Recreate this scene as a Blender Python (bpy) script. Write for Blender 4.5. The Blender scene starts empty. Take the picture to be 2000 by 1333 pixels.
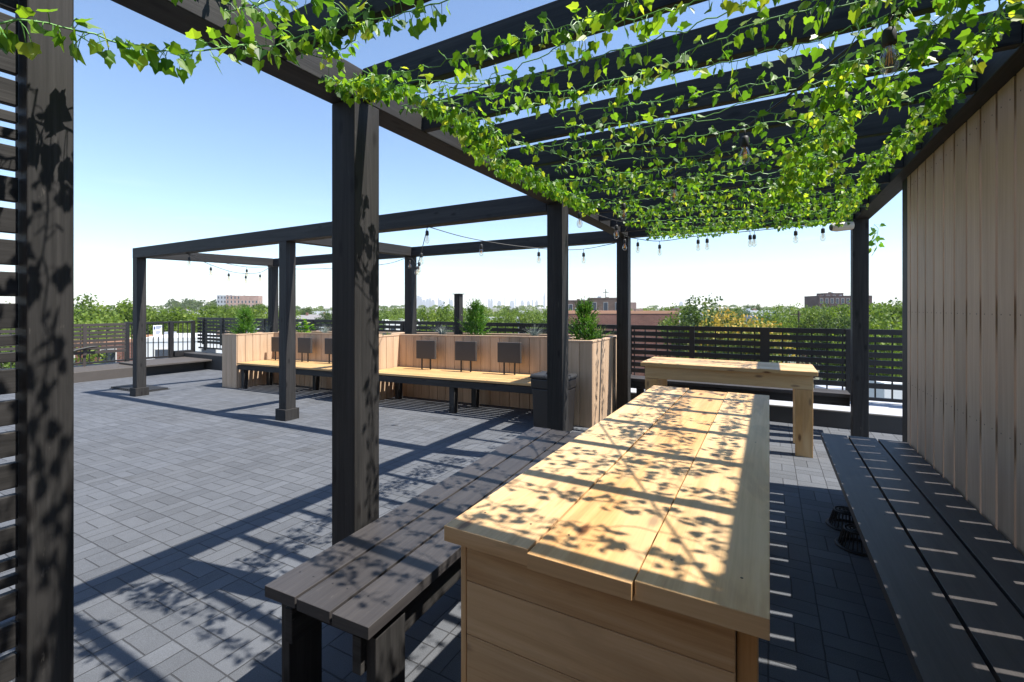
import bpy, bmesh, math, random
from mathutils import Vector, Matrix, noise
R_ = math.radians
sc = bpy.context.scene
col = sc.collection

# ------------------------------------------------------------------ camera
CAMH, FPX, HORZ, YAW = 1.40, 900.0, 602.5, R_(29.17)
cam_d = bpy.data.cameras.new('camera')
cam = bpy.data.objects.new('camera', cam_d); col.objects.link(cam)
cam.location = (0, 0, CAMH)
cam.rotation_euler = (R_(90), 0, YAW)
cam_d.sensor_fit = 'HORIZONTAL'; cam_d.sensor_width = 36
cam_d.lens = 36 * FPX / 2000
cam_d.shift_y = -(666.5 - HORZ) / 2000
cam_d.clip_start = 0.02; cam_d.clip_end = 40000
sc.camera = cam

# ------------------------------------------------------------------ light
SUN = Vector((.54, .097, 1.0)).normalized()
EL = math.asin(SUN.z); AZ = math.atan2(SUN.x, SUN.y)
w = bpy.data.worlds.new('World'); sc.world = w; w.use_nodes = True
wn = w.node_tree.nodes; wl = w.node_tree.links
wn.clear()
wo = wn.new('ShaderNodeOutputWorld'); wb = wn.new('ShaderNodeBackground'); sky = wn.new('ShaderNodeTexSky')
sky.sky_type = 'NISHITA'; sky.sun_disc = False
sky.sun_elevation = EL; sky.sun_rotation = AZ
sky.altitude = 20; sky.air_density = 1.0; sky.dust_density = 0.1; sky.ozone_density = 3.5
wb.inputs['Strength'].default_value = 0.126
hsv = wn.new('ShaderNodeHueSaturation'); hsv.inputs['Saturation'].default_value = 1.0
wl.new(sky.outputs[0], hsv.inputs['Color']); wtc = wn.new('ShaderNodeTexCoord'); wmp = wn.new('ShaderNodeMapping'); wmp.inputs['Scale'].default_value = (3.2, 3.2, 26)
wl.new(wtc.outputs['Generated'], wmp.inputs[0]); wno = wn.new('ShaderNodeTexNoise'); wno.inputs['Scale'].default_value = 2.2; wno.inputs['Detail'].default_value = 7; wno.inputs['Roughness'].default_value = .6
wl.new(wmp.outputs[0], wno.inputs['Vector'])
wmr = wn.new('ShaderNodeMapRange'); wmr.inputs['From Min'].default_value = .58; wmr.inputs['From Max'].default_value = .85; wmr.inputs['To Max'].default_value = .35; wl.new(wno.outputs['Fac'], wmr.inputs['Value'])
wse = wn.new('ShaderNodeSeparateXYZ'); wl.new(wtc.outputs['Generated'], wse.inputs[0])
wm2 = wn.new('ShaderNodeMapRange'); wm2.inputs['From Min'].default_value = .08; wm2.inputs['From Max'].default_value = .24; wm2.inputs['To Min'].default_value = 1; wm2.inputs['To Max'].default_value = 0; wl.new(wse.outputs[2], wm2.inputs['Value'])
wmu = wn.new('ShaderNodeMath'); wmu.operation = 'MULTIPLY'; wl.new(wmr.outputs[0], wmu.inputs[0]); wl.new(wm2.outputs[0], wmu.inputs[1])
wmx = wn.new('ShaderNodeMix'); wmx.data_type = 'RGBA'; wl.new(wmu.outputs[0], wmx.inputs[0]); wl.new(hsv.outputs[0], wmx.inputs[6]); wmx.inputs[7].default_value = (6.2, 6.6, 7.0, 1)
wl.new(wmx.outputs[2], wb.inputs[0]); wl.new(wb.outputs[0], wo.inputs[0])
sl = bpy.data.lights.new('sun', 'SUN'); sl.energy = 5.0; sl.angle = R_(.53); sl.color = (1, .95, .87)
so = bpy.data.objects.new('sun', sl); col.objects.link(so)
so.rotation_euler = (-SUN).to_track_quat('-Z', 'Y').to_euler(); so.location = (5, 1, 20)
sc.view_settings.view_transform = 'Standard'; sc.view_settings.look = 'None'
sc.view_settings.exposure = 1.0; sc.view_settings.gamma = 1
sc.cycles.max_bounces = 8; sc.cycles.transparent_max_bounces = 12
sc.cycles.use_denoising = True

FW = Vector((-math.sin(YAW), math.cos(YAW), 0)); RT = Vector((math.cos(YAW), math.sin(YAW), 0))
def colp(px, D, z=0.0):            # a place in the town: bearing and distance
    p = FW * D + RT * ((px - 1000) / FPX * D); p.z = z; return p
def ztop(py, D): return CAMH + (HORZ - py) * D / FPX
def zg(x): return .016 * (x + 2) if x < -2 else 0.0     # roof falls gently to the left

# ------------------------------------------------------------------ helpers
rnd = random.Random(7)
class MB:
    def __init__(s, shear=False):
        s.v = []; s.f = []; s.uv = []; s.mi = []; s.rn = []; s.shear = shear
    def _add(s, vs, fs, uvs, mi, r):
        o = len(s.v)
        for p in vs:
            p = Vector(p)
            if s.shear: p.z += zg(p.x)
            s.v.append(p)
        for f, u in zip(fs, uvs):
            s.f.append([o + i for i in f]); s.uv.append(u); s.mi.append(mi); s.rn.append(r)
    def hexa(s, c, axis, mi=0, r=None):   # c: 8 corners, index bits x,y,z
        r = rnd.random() if r is None else r
        ou, ov = rnd.uniform(0, 30), rnd.uniform(0, 30)
        c = [Vector(p) for p in c]
        fs = [(0, 2, 3, 1), (4, 5, 7, 6), (0, 1, 5, 4), (2, 6, 7, 3), (0, 4, 6, 2), (1, 3, 7, 5)]
        uvs = []
        e = [(c[1] - c[0]).normalized(), (c[2] - c[0]).normalized(), (c[4] - c[0]).normalized()]
        pl = [(0, 1), (0, 1), (0, 2), (0, 2), (1, 2), (1, 2)]
        for k, f in enumerate(fs):
            a, b = pl[k]
            if axis == b: a, b = b, a
            uvs.append([((c[i] - c[0]).dot(e[a]) + ou, (c[i] - c[0]).dot(e[b]) + ov + k * .37) for i in f])
        s._add(c, fs, uvs, mi, r)
    def box(s, x0, x1, y0, y1, z0, z1, axis=None, mi=0, M=None, r=None):
        if x0 > x1: x0, x1 = x1, x0
        if y0 > y1: y0, y1 = y1, y0
        if z0 > z1: z0, z1 = z1, z0
        if axis is None:
            d = (x1 - x0, y1 - y0, z1 - z0); axis = d.index(max(d))
        c = [Vector((x1 if i & 1 else x0, y1 if i & 2 else y0, z1 if i & 4 else z0)) for i in range(8)]
        if M: c = [M @ p for p in c]
        s.hexa(c, axis, mi, r)
    def bar(s, a, b, wd, ht, mi=0, up=Vector((0, 0, 1)), r=None):   # bar from a to b, width sideways, height up; centred
        a = Vector(a); b = Vector(b); d = (b - a); L = d.length; d.normalize()
        if abs(d.dot(up)) > .99: up = Vector((0, 1, 0))
        sd = d.cross(up).normalized(); u = sd.cross(d).normalized()
        c = []
        for i in range(8):
            p = (b if i & 1 else a) + sd * (wd / 2 if i & 2 else -wd / 2) + u * (ht / 2 if i & 4 else -ht / 2)
            c.append(p)
        c = [c[i] for i in (0, 1, 2, 3, 4, 5, 6, 7)]
        # fix handedness
        if (c[1] - c[0]).cross(c[2] - c[0]).dot(c[4] - c[0]) < 0:
            c = [c[i ^ 2] for i in range(8)]
        s.hexa(c, 0, mi, r)
    def tube(s, pts, rad, n=6, mi=0, r=None, cap=True):
        pts = [Vector(p) for p in pts]; r = rnd.random() if r is None else r
        rad = rad if isinstance(rad, (list, tuple)) else [rad] * len(pts)
        vs = []; prev = None
        for i, p in enumerate(pts):
            t = (pts[min(i + 1, len(pts) - 1)] - pts[max(i - 1, 0)])
            if t.length < 1e-9: t = Vector((0, 0, 1))
            t.normalize()
            a = Vector((0, 0, 1)) if abs(t.z) < .9 else Vector((1, 0, 0))
            if prev is not None: a = prev
            x = (a - t * a.dot(t))
            if x.length < 1e-6: x = t.orthogonal()
            x.normalize(); prev = x; y = t.cross(x)
            for k in range(n):
                an = 2 * math.pi * k / n
                vs.append(p + (x * math.cos(an) + y * math.sin(an)) * rad[i])
        fs = []; uv = []
        for i in range(len(pts) - 1):
            for k in range(n):
                k2 = (k + 1) % n
                fs.append((i * n + k, i * n + k2, (i + 1) * n + k2, (i + 1) * n + k))
                uv.append([(i, k / n), (i, (k + 1) / n), (i + 1, (k + 1) / n), (i + 1, k / n)])
        if cap:
            fs.append(tuple(range(n))[::-1]); uv.append([(0, 0)] * n)
            b = (len(pts) - 1) * n
            fs.append(tuple(b + k for k in range(n))); uv.append([(0, 0)] * n)
        s._add(vs, fs, uv, mi, r)
    def lathe(s, prof, cx, cy, n=24, mi=0, r=None):   # prof: (radius, z)
        r = rnd.random() if r is None else r
        vs = []; fs = []; uv = []
        for (q, z) in prof:
            for k in range(n):
                a = 2 * math.pi * k / n
                vs.append((cx + q * math.cos(a), cy + q * math.sin(a), z))
        for i in range(len(prof) - 1):
            for k in range(n):
                k2 = (k + 1) % n
                fs.append((i * n + k, i * n + k2, (i + 1) * n + k2, (i + 1) * n + k)); uv.append([(0, 0)] * 4)
        s._add(vs, fs, uv, mi, r)
    def poly(s, vs, mi=0, r=None, uv=None):
        r = rnd.random() if r is None else r
        s._add(vs, [tuple(range(len(vs)))], [uv or [(0, 0)] * len(vs)], mi, r)
    def build(s, name, mats, parent=None, bevel=0, smooth=False):
        me = bpy.data.meshes.new(name)
        org = parent.location if (parent is not None and parent.get('_abs')) else Vector((0, 0, 0))
        if parent is not None and parent.parent is not None and parent.get('_abs'):
            org = Vector(parent['_org'])
        elif parent is not None and parent.get('_abs'):
            org = Vector(parent['_org'])
        me.from_pydata([tuple(p - org) for p in s.v], [], s.f)
        if not isinstance(mats, (list, tuple)): mats = [mats]
        for m in mats: me.materials.append(m)
        ul = me.uv_layers.new(name='uv')
        k = 0
        flat = []
        for u in s.uv:
            for q in u: flat.extend(q)
        ul.data.foreach_set('uv', flat)
        me.polygons.foreach_set('material_index', s.mi)
        at = me.attributes.new('rnd', 'FLOAT', 'FACE'); at.data.foreach_set('value', s.rn)
        if smooth: me.polygons.foreach_set('use_smooth', [True] * len(s.f))
        me.update()
        o = bpy.data.objects.new(name, me); col.objects.link(o)
        if parent is not None:
            o.parent = parent
            if parent.get('_abs'): o['_abs'] = 1; o['_org'] = parent['_org']
        if bevel:
            b = o.modifiers.new('bevel', 'BEVEL'); b.width = bevel; b.segments = 2; b.limit_method = 'ANGLE'; b.angle_limit = R_(40)
        return o

def tag(o, label, cat, group=None):
    o['label'] = label; o['category'] = cat
    if group: o['group'] = group
    return o
def thing(name, label, cat, loc=(0, 0, 0), rz=0, group=None, world=True):
    """Empty at the thing's base. world=True: its parts are given in world coordinates."""
    o = bpy.data.objects.new(name, None); col.objects.link(o)
    o.location = loc; o.rotation_euler = (0, 0, rz); o.empty_display_size = .1
    if world: o['_abs'] = 1; o['_org'] = tuple(loc)
    return tag(o, label, cat, group)
def struct(o): o['kind'] = 'structure'; return o
def copy_thing(root, loc, rz=0, scale=None, label=None, group=None):
    r = root.copy(); col.objects.link(r); r.location = loc; r.rotation_euler = (0, 0, rz)
    if scale: r.scale = scale
    if label: r['label'] = label
    if group: r['group'] = group
    for ch in list(root.children):
        c = ch.copy(); col.objects.link(c); c.parent = r
        for g in ch.children:
            d = g.copy(); col.objects.link(d); d.parent = c
    return r

# ------------------------------------------------------------------ materials
def newmat(name):
    m = bpy.data.materials.new(name); m.use_nodes = True
    nt = m.node_tree; b = nt.nodes['Principled BSDF']
    return m, nt, b
def N(nt, t, **k):
    n = nt.nodes.new(t)
    for a, v in k.items():
        if a.startswith('i_'): n.inputs[a[2:].replace('_', ' ')].default_value = v
        else: setattr(n, a, v)
    return n
def math_(nt, op, a, b=None, c=None, clamp=False):
    n = nt.nodes.new('ShaderNodeMath'); n.operation = op; n.use_clamp = clamp
    for i, x in enumerate((a, b, c)):
        if x is None: continue
        if isinstance(x, (int, float)): n.inputs[i].default_value = x
        else: nt.links.new(x, n.inputs[i])
    return n.outputs[0]
def ramp(nt, src, stops):
    r = nt.nodes.new('ShaderNodeValToRGB'); e = r.color_ramp.elements
    while len(e) < len(stops): e.new(.5)
    for i, (p, c) in enumerate(stops):
        e[i].position = p; e[i].color = (*c, 1) if len(c) == 3 else c
    nt.links.new(src, r.inputs[0]); return r.outputs[0]
def mix(nt, fac, a, b, mode='MIX'):
    n = nt.nodes.new('ShaderNodeMix'); n.data_type = 'RGBA'; n.blend_type = mode
    for i, x in ((0, fac), (6, a), (7, b)):
        if isinstance(x, (int, float)): n.inputs[i].default_value = x
        elif isinstance(x, tuple): n.inputs[i].default_value = (*x, 1) if len(x) == 3 else x
        else: nt.links.new(x, n.inputs[i])
    return n.outputs[2]
def rndattr(nt):
    a = nt.nodes.new('ShaderNodeAttribute'); a.attribute_name = 'rnd'; return a.outputs['Fac']
def uvmap(nt, sx, sy):
    u = nt.nodes.new('ShaderNodeUVMap'); u.uv_map = 'uv'
    m = nt.nodes.new('ShaderNodeMapping'); m.inputs['Scale'].default_value = (sx, sy, 1)
    nt.links.new(u.outputs[0], m.inputs[0]); return m.outputs[0]
def noise_(nt, vec, scale, detail=4, rough=.55, dist=0):
    n = nt.nodes.new('ShaderNodeTexNoise'); n.inputs['Scale'].default_value = scale
    n.inputs['Detail'].default_value = detail; n.inputs['Roughness'].default_value = rough; n.inputs['Distortion'].default_value = dist
    if vec is not None: nt.links.new(vec, n.inputs['Vector'])
    return n.outputs['Fac']
def bump(nt, b, h, strength, dist):
    n = nt.nodes.new('ShaderNodeBump'); n.inputs['Strength'].default_value = strength; n.inputs['Distance'].default_value = dist
    nt.links.new(h, n.inputs['Height']); nt.links.new(n.outputs[0], b.inputs['Normal'])

def wood(name, c0, c1, c2, rough=.6, tint=.25, knots=None, gs=1.0, bmp=.25, spec=.35, scuff=None):
    m, nt, b = newmat(name); L = nt.links
    g1 = noise_(nt, uvmap(nt, 1.0 * gs, 20 * gs), 1.0, 6, .6, 1.3)
    g2 = noise_(nt, uvmap(nt, 5 * gs, 160 * gs), 1.0, 3, .6)
    big = noise_(nt, uvmap(nt, .9, 2.5), 1.0, 3)
    g = math_(nt, 'ADD', math_(nt, 'MULTIPLY', g1, .7), math_(nt, 'MULTIPLY', g2, .3))
    c = ramp(nt, g, [(.34, c0), (.5, c1), (.68, c2)])
    t = math_(nt, 'ADD', math_(nt, 'MULTIPLY', rndattr(nt), tint), 1 - tint / 2)
    t = math_(nt, 'MULTIPLY', t, math_(nt, 'ADD', math_(nt, 'MULTIPLY', big, .5), .75))
    cc = N(nt, 'ShaderNodeCombineColor'); [L.new(t, cc.inputs[i]) for i in range(3)]
    c = mix(nt, 1.0, c, cc.outputs[0], 'MULTIPLY')
    if knots:
        v = N(nt, 'ShaderNodeTexVoronoi'); v.voronoi_dimensions = '2D'; v.inputs['Scale'].default_value = 1.0; v.inputs['Randomness'].default_value = 1
        L.new(uvmap(nt, 2.9, 8.0), v.inputs['Vector'])
        d = math_(nt, 'ADD', v.outputs['Distance'], math_(nt, 'MULTIPLY', g2, .08))
        sel = math_(nt, 'GREATER_THAN', N_sep(nt, v.outputs['Color']), .45)
        k = math_(nt, 'MULTIPLY', ramp_f(nt, d, .08, .19), sel)
        c = mix(nt, k, c, knots)
    if knots and bmp < .2:
        st_ = noise_(nt, uvmap(nt, 1.6, 7), 1.0, 4, .6, 1.2)
        c = mix(nt, math_(nt, 'MULTIPLY', ramp_f(nt, st_, .36, .48), .38), c, (.33, .19, .085))
        st2 = noise_(nt, uvmap(nt, .7, 3), 1.0, 3, .6, .5)
        c = mix(nt, math_(nt, 'MULTIPLY', ramp_f(nt, st2, .40, .58), .35), c, (.66, .50, .30))
    if scuff:
        s = noise_(nt, uvmap(nt, 9, 30), 1.0, 5, .7)
        c = mix(nt, math_(nt, 'MULTIPLY', ramp_f(nt, s, .30, .36), .5), c, scuff)
    L.new(c, b.inputs['Base Color'])
    b.inputs['Roughness'].default_value = rough; b.inputs['Specular IOR Level'].default_value = spec
    bump(nt, b, g, bmp, .004)
    return m
def N_sep(nt, csock):
    s = nt.nodes.new('ShaderNodeSeparateColor'); nt.links.new(csock, s.inputs[0]); return s.outputs[0]
def ramp_f(nt, src, lo, hi):       # 1 below lo, 0 above hi
    n = nt.nodes.new('ShaderNodeMapRange'); n.inputs['From Min'].default_value = lo; n.inputs['From Max'].default_value = hi
    n.inputs['To Min'].default_value = 1; n.inputs['To Max'].default_value = 0; n.interpolation_type = 'SMOOTHSTEP'
    nt.links.new(src, n.inputs['Value']); return n.outputs[0]
def plain(name, c, rough=.6, metal=0, var=.2, scale=6, bmp=0, spec=.5):
    m, nt, b = newmat(name)
    tc = nt.nodes.new('ShaderNodeTexCoord')
    n = noise_(nt, tc.outputs['Object'], scale, 6, .65)
    r = rndattr(nt)
    t = math_(nt, 'ADD', math_(nt, 'MULTIPLY', math_(nt, 'ADD', n, math_(nt, 'MULTIPLY', r, .6)), var), 1 - .8 * var)
    cc = N(nt, 'ShaderNodeCombineColor'); [nt.links.new(t, cc.inputs[i]) for i in range(3)]
    nt.links.new(mix(nt, 1.0, c, cc.outputs[0], 'MULTIPLY'), b.inputs['Base Color'])
    b.inputs['Roughness'].default_value = rough; b.inputs['Metallic'].default_value = metal; b.inputs['Specular IOR Level'].default_value = spec
    if bmp: bump(nt, b, n, bmp, .01)
    return m
def leafmat(name, stops, trans, tw=.4, rough=.45, spec=.4):
    m, nt, b = newmat(name); L = nt.links
    r = rndattr(nt)
    c = ramp(nt, r, stops)
    L.new(c, b.inputs['Base Color']); b.inputs['Roughness'].default_value = rough; b.inputs['Specular IOR Level'].default_value = spec
    t = N(nt, 'ShaderNodeBsdfTranslucent')
    L.new(mix(nt, 1.0, c, trans, 'MULTIPLY'), t.inputs[0])
    mx = N(nt, 'ShaderNodeMixShader'); mx.inputs[0].default_value = tw
    L.new(b.outputs[0], mx.inputs[1]); L.new(t.outputs[0], mx.inputs[2])
    L.new(mx.outputs[0], nt.nodes['Material Output'].inputs[0])
    return m

DARK = wood('dark_stained_timber', (.0135, .0130, .0128), (.026, .0248, .0243), (.041, .0388, .0377), .64, .25, knots=(.010, .009, .009), bmp=.45, spec=.28, scuff=(.10, .09, .08))
DECKW = wood('dark_bench_paint', (.030, .027, .028), (.045, .041, .041), (.064, .058, .056), .50, .2, bmp=.3, spec=.4, scuff=(.11, .10, .095))
PINE = wood('pale_pine', (.44, .25, .105), (.57, .36, .175), (.66, .46, .26), .5, .28, knots=(.16, .065, .02), bmp=.15, spec=.35)
PINE2 = wood('warm_pine', (.46, .24, .085), (.58, .325, .125), (.65, .40, .18), .5, .2, knots=(.13, .05, .015), bmp=.12)
PINE3 = wood('honey_pine', (.46, .26, .10), (.58, .355, .155), (.66, .44, .22), .5, .22, knots=(.15, .06, .02), bmp=.13, spec=.35)
SEATW = wood('oiled_seat_boards', (.46, .27, .11), (.60, .37, .16), (.68, .45, .22), .5, .3, bmp=.15)
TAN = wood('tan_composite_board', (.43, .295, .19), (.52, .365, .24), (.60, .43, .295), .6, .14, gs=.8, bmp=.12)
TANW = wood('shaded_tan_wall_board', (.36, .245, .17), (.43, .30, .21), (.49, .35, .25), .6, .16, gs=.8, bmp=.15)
GAPD = plain('board_gap_dark', (.04, .028, .02), .9)
BLACKM = plain('black_fence_aluminium', (.016, .015, .016), .45, 0, .3, 20)
BROWNF = plain('dark_brown_fence_board', (.045, .036, .032), .55, 0, .3, 20)
WHITEF = plain('pale_roof_membrane', (.42, .43, .46), .5, 0, .3, 5)
CURB = plain('dark_roof_curb_membrane', (.05, .046, .043), .65, 0, .4, 5, .2)
BROWNC = plain('weathered_brown_curb', (.070, .060, .053), .7, 0, .4, 5, .2)
PAD = plain('charcoal_backrest_board', (.045, .040, .038), .6, 0, .25, 8)
BLK = plain('black_plastic', (.02, .02, .021), .6, 0, .3, 15)
BIN = plain('bin_grey_brown_plastic', (.02, .018, .018), .45, 0, .2, 15)
BAG = plain('black_liner_bag', (.012, .012, .013), .3, 0, .3, 30)
STEELW = plain('white_camera_housing', (.72, .66, .58), .4, 0, .25, 20)
SOIL = plain('planter_soil', (.09, .06, .04), .95, 0, .5, 30, .6)
IRON = plain('cast_iron_drain', (.010, .010, .011), .45, .3, .5, 40, .3)
CABLE = plain('black_cable', (.015, .015, .016), .5)
SIGNW = plain('white_sign_plate', (.75, .78, .82), .4, 0, .05)
SIGNB = plain('sign_dark_print', (.03, .05, .16), .5, 0, .05)

LEAF = leafmat('ivy_leaf', [(0, (.03, .095, .012)), (.4, (.085, .20, .016)), (.75, (.17, .30, .022)), (1, (.32, .38, .045))], (2.4, 2.2, 1.1), .5, .42, .4)
STEM = plain('ivy_stem', (.12, .30, .06), .5, 0, .3)
SHRUB = leafmat('cedar_foliage', [(0, (.03, .10, .012)), (.6, (.075, .19, .02)), (1, (.16, .28, .03))], (1.6, 1.7, .9), .35)
FESC = leafmat('blue_fescue_blade', [(0, (.16, .20, .17)), (1, (.34, .37, .31))], (1, 1, 1), .3)
STRAP = leafmat('strap_leaf', [(0, (.10, .19, .04)), (1, (.28, .36, .09))], (1.4, 1.4, .9), .35)
T1 = leafmat('tree_leaf_bright', [(0, (.055, .10, .012)), (.6, (.13, .20, .022)), (1, (.21, .27, .035))], (1.5, 1.5, .8), .4, .6)
T2 = leafmat('tree_leaf_mid', [(0, (.05, .09, .014)), (.6, (.11, .17, .022)), (1, (.19, .24, .035))], (1.5, 1.5, .8), .4, .6)
T3 = leafmat('tree_leaf_dark', [(0, (.03, .065, .016)), (.6, (.07, .115, .022)), (1, (.13, .17, .035))], (1.4, 1.4, .9), .35, .6)
TY = leafmat('tree_leaf_golden', [(0, (.06, .10, .02)), (.45, (.14, .19, .03)), (.66, (.28, .25, .035)), (1, (.50, .33, .05))], (1.2, 1.2, .8), .3, .6)
BARK = plain('bark', (.10, .075, .055), .9, 0, .4, 3, .5)

# basket-weave pavers, all from object-space metres
def paver():
    m, nt, b = newmat('grey_basketweave_pavers'); L = nt.links
    tc = N(nt, 'ShaderNodeTexCoord'); sp = N(nt, 'ShaderNodeSeparateXYZ'); L.new(tc.outputs['Object'], sp.inputs[0])
    wob = noise_(nt, tc.outputs['Object'], 9, 2)
    x = math_(nt, 'ADD', sp.outputs[0], math_(nt, 'MULTIPLY', wob, .006)); y = math_(nt, 'ADD', sp.outputs[1], math_(nt, 'MULTIPLY', wob, -.006))
    X = math_(nt, 'DIVIDE', x, .2); Y = math_(nt, 'DIVIDE', y, .2)
    cx = math_(nt, 'FLOOR', X); cy = math_(nt, 'FLOOR', Y)
    fx = math_(nt, 'SUBTRACT', X, cx); fy = math_(nt, 'SUBTRACT', Y, cy)
    par = math_(nt, 'FLOORED_MODULO', math_(nt, 'ADD', cx, cy), 2)
    def lerp(a, c, t): return math_(nt, 'ADD', math_(nt, 'MULTIPLY', a, math_(nt, 'SUBTRACT', 1, t)), math_(nt, 'MULTIPLY', c, t))
    s = lerp(fy, fx, par); o = lerp(fx, fy, par)
    s2 = math_(nt, 'MULTIPLY', s, 2); hf = math_(nt, 'FLOOR', s2); fs = math_(nt, 'SUBTRACT', s2, hf)
    ds = math_(nt, 'MULTIPLY', math_(nt, 'MINIMUM', fs, math_(nt, 'SUBTRACT', 1, fs)), .1)
    do = math_(nt, 'MULTIPLY', math_(nt, 'MINIMUM', o, math_(nt, 'SUBTRACT', 1, o)), .2)
    d = math_(nt, 'MINIMUM', ds, do)
    gro = ramp_f(nt, d, .0014, .0038)
    # tile joints every 0.6 m are wider
    tx = math_(nt, 'ABSOLUTE', math_(nt, 'SUBTRACT', math_(nt, 'FRACT', math_(nt, 'ADD', math_(nt, 'DIVIDE', x, .6), .5)), .5))
    ty = math_(nt, 'ABSOLUTE', math_(nt, 'SUBTRACT', math_(nt, 'FRACT', math_(nt, 'ADD', math_(nt, 'DIVIDE', y, .6), .5)), .5))
    dt = math_(nt, 'MULTIPLY', math_(nt, 'MINIMUM', tx, ty), .6)
    gro = math_(nt, 'MAXIMUM', gro, ramp_f(nt, dt, .002, .0042))
    idv = N(nt, 'ShaderNodeCombineXYZ'); L.new(cx, idv.inputs[0]); L.new(cy, idv.inputs[1]); L.new(hf, idv.inputs[2])
    wn_ = N(nt, 'ShaderNodeTexWhiteNoise'); wn_.noise_dimensions = '3D'; L.new(idv.outputs[0], wn_.inputs['Vector'])
    tv = N(nt, 'ShaderNodeCombineXYZ'); L.new(math_(nt, 'FLOOR', math_(nt, 'DIVIDE', x, .6)), tv.inputs[0]); L.new(math_(nt, 'FLOOR', math_(nt, 'DIVIDE', y, .6)), tv.inputs[1])
    wt = N(nt, 'ShaderNodeTexWhiteNoise'); wt.noise_dimensions = '3D'; L.new(tv.outputs[0], wt.inputs['Vector'])
    sp1 = noise_(nt, tc.outputs['Object'], 260, 3, .7); sp2 = noise_(nt, tc.outputs['Object'], 1.3, 5, .6); sp3 = noise_(nt, tc.outputs['Object'], 14, 4, .6)
    v = math_(nt, 'ADD', .54, math_(nt, 'MULTIPLY', wn_.outputs[0], .24))
    v = math_(nt, 'ADD', v, math_(nt, 'MULTIPLY', wt.outputs[0], .16))
    v = math_(nt, 'ADD', v, math_(nt, 'MULTIPLY', math_(nt, 'SUBTRACT', sp1, .5), 1.5))
    v = math_(nt, 'ADD', v, math_(nt, 'MULTIPLY', sp2, .40)); v = math_(nt, 'ADD', v, math_(nt, 'MULTIPLY', math_(nt, 'SUBTRACT', sp3, .5), .22))
    cc = N(nt, 'ShaderNodeCombineColor'); [L.new(v, cc.inputs[i]) for i in range(3)]
    hue = mix(nt, wt.outputs[0], (.104, .110, .121), (.095, .102, .115))
    c = mix(nt, 1.0, hue, cc.outputs[0], 'MULTIPLY')
    c = mix(nt, math_(nt, 'MULTIPLY', gro, .68), c, (.022, .022, .023))
    dk = noise_(nt, tc.outputs['Object'], 3.1, 2, .5)
    c = mix(nt, math_(nt, 'MULTIPLY', ramp_f(nt, dk, .27, .33), .25), c, (.05, .048, .046))
    L.new(c, b.inputs['Base Color']); b.inputs['Roughness'].default_value = .82; b.inputs['Specular IOR Level'].default_value = .3
    h = math_(nt, 'ADD', math_(nt, 'MULTIPLY', gro, -1.0), math_(nt, 'MULTIPLY', sp1, .5))
    h = math_(nt, 'ADD', h, math_(nt, 'MULTIPLY', wn_.outputs[0], .3))
    bump(nt, b, h, .9, .004)
    return m
PAVER = paver()

def bulbglass(name):
    m, nt, b = newmat(name); L = nt.links
    tr = N(nt, 'ShaderNodeBsdfTransparent'); tr.inputs[0].default_value = (1, .95, .86, 1)
    gl = N(nt, 'ShaderNodeBsdfGlossy'); gl.inputs['Roughness'].default_value = .04
    fr = N(nt, 'ShaderNodeLayerWeight'); fr.inputs[0].default_value = .35
    mx = N(nt, 'ShaderNodeMixShader'); L.new(math_(nt, 'ADD', math_(nt, 'MULTIPLY', fr.outputs['Facing'], .55), .06), mx.inputs[0])
    L.new(tr.outputs[0], mx.inputs[1]); L.new(gl.outputs[0], mx.inputs[2]); L.new(mx.outputs[0], nt.nodes['Material Output'].inputs[0])
    return m
GLASS = bulbglass('clear_bulb_glass')
FILA = plain('amber_filament', (.75, .35, .08), .4, 0, .1)

# ------------------------------------------------------------------ roof deck and terrain
dk = MB(); xs = [-14.4, -2, 4.2]
v = [(-14.4, -4, zg(-14.4)), (-2, -4, 0), (4.2, -4, 0), (-14.4, 7.3, zg(-14.4)), (-2, 7.3, 0), (4.2, 7.3, 0)]
dk._add(v, [(0, 1, 4, 3), (1, 2, 5, 4)], [[(0, 0)] * 4] * 2, 0, .5)
deck = struct(dk.build('roof_deck', PAVER)); tag(deck, 'grey basketweave paver deck of the rooftop terrace', 'floor')

# ------------------------------------------------------------------ main pergola
Z0, Z1 = 2.335, 2.475
XL0, XL1, XR0, XR1 = -1.75, -1.60, .785, .92
perg = thing('pergola', 'dark timber pergola hung with ivy over the dining table', 'pergola', (XL0, 1.44, 0))
def mpart(name, fn, mat, parent, bevel=.004, shear=False, **k):
    m = MB(shear); fn(m); return m.build(name, mat, parent, bevel, **k)
for y in (1.44, 3.78, 5.95, -.9):
    mpart('post', lambda m: m.box(XL0, XL1, y, y + .147, zg(XL0) if 0 else 0, Z0, 2), DARK, perg)
mpart('post', lambda m: m.box(.762, .90, 5.95, 6.095, 0, Z0, 2), DARK, perg)
mpart('post', lambda m: m.box(.862, .96, 4.26, 4.40, 0, Z0, 2), DARK, perg)
mpart('beam', lambda m: m.box(XL0, XL1 + .002, -1.1, 6.098, Z0, Z1, 1), DARK, perg)
mpart('beam', lambda m: m.box(XR0, XR1, -1.1, 6.098, Z0, Z1, 1), DARK, perg)
mpart('beam', lambda m: m.box(XL1 + .004, XR0 - .003, 5.955, 6.09, Z0 - .01, Z1 - .012, 0), DARK, perg)
RAFY = [1.07 + .412 * k for k in range(-4, 12)]
for y in RAFY:
    mpart('rafter', lambda m: m.box(XL1 + .003, XR0 - .002, y, y + .04, Z0 + .004, Z1 + .003, 0), DARK, perg, .003)

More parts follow.
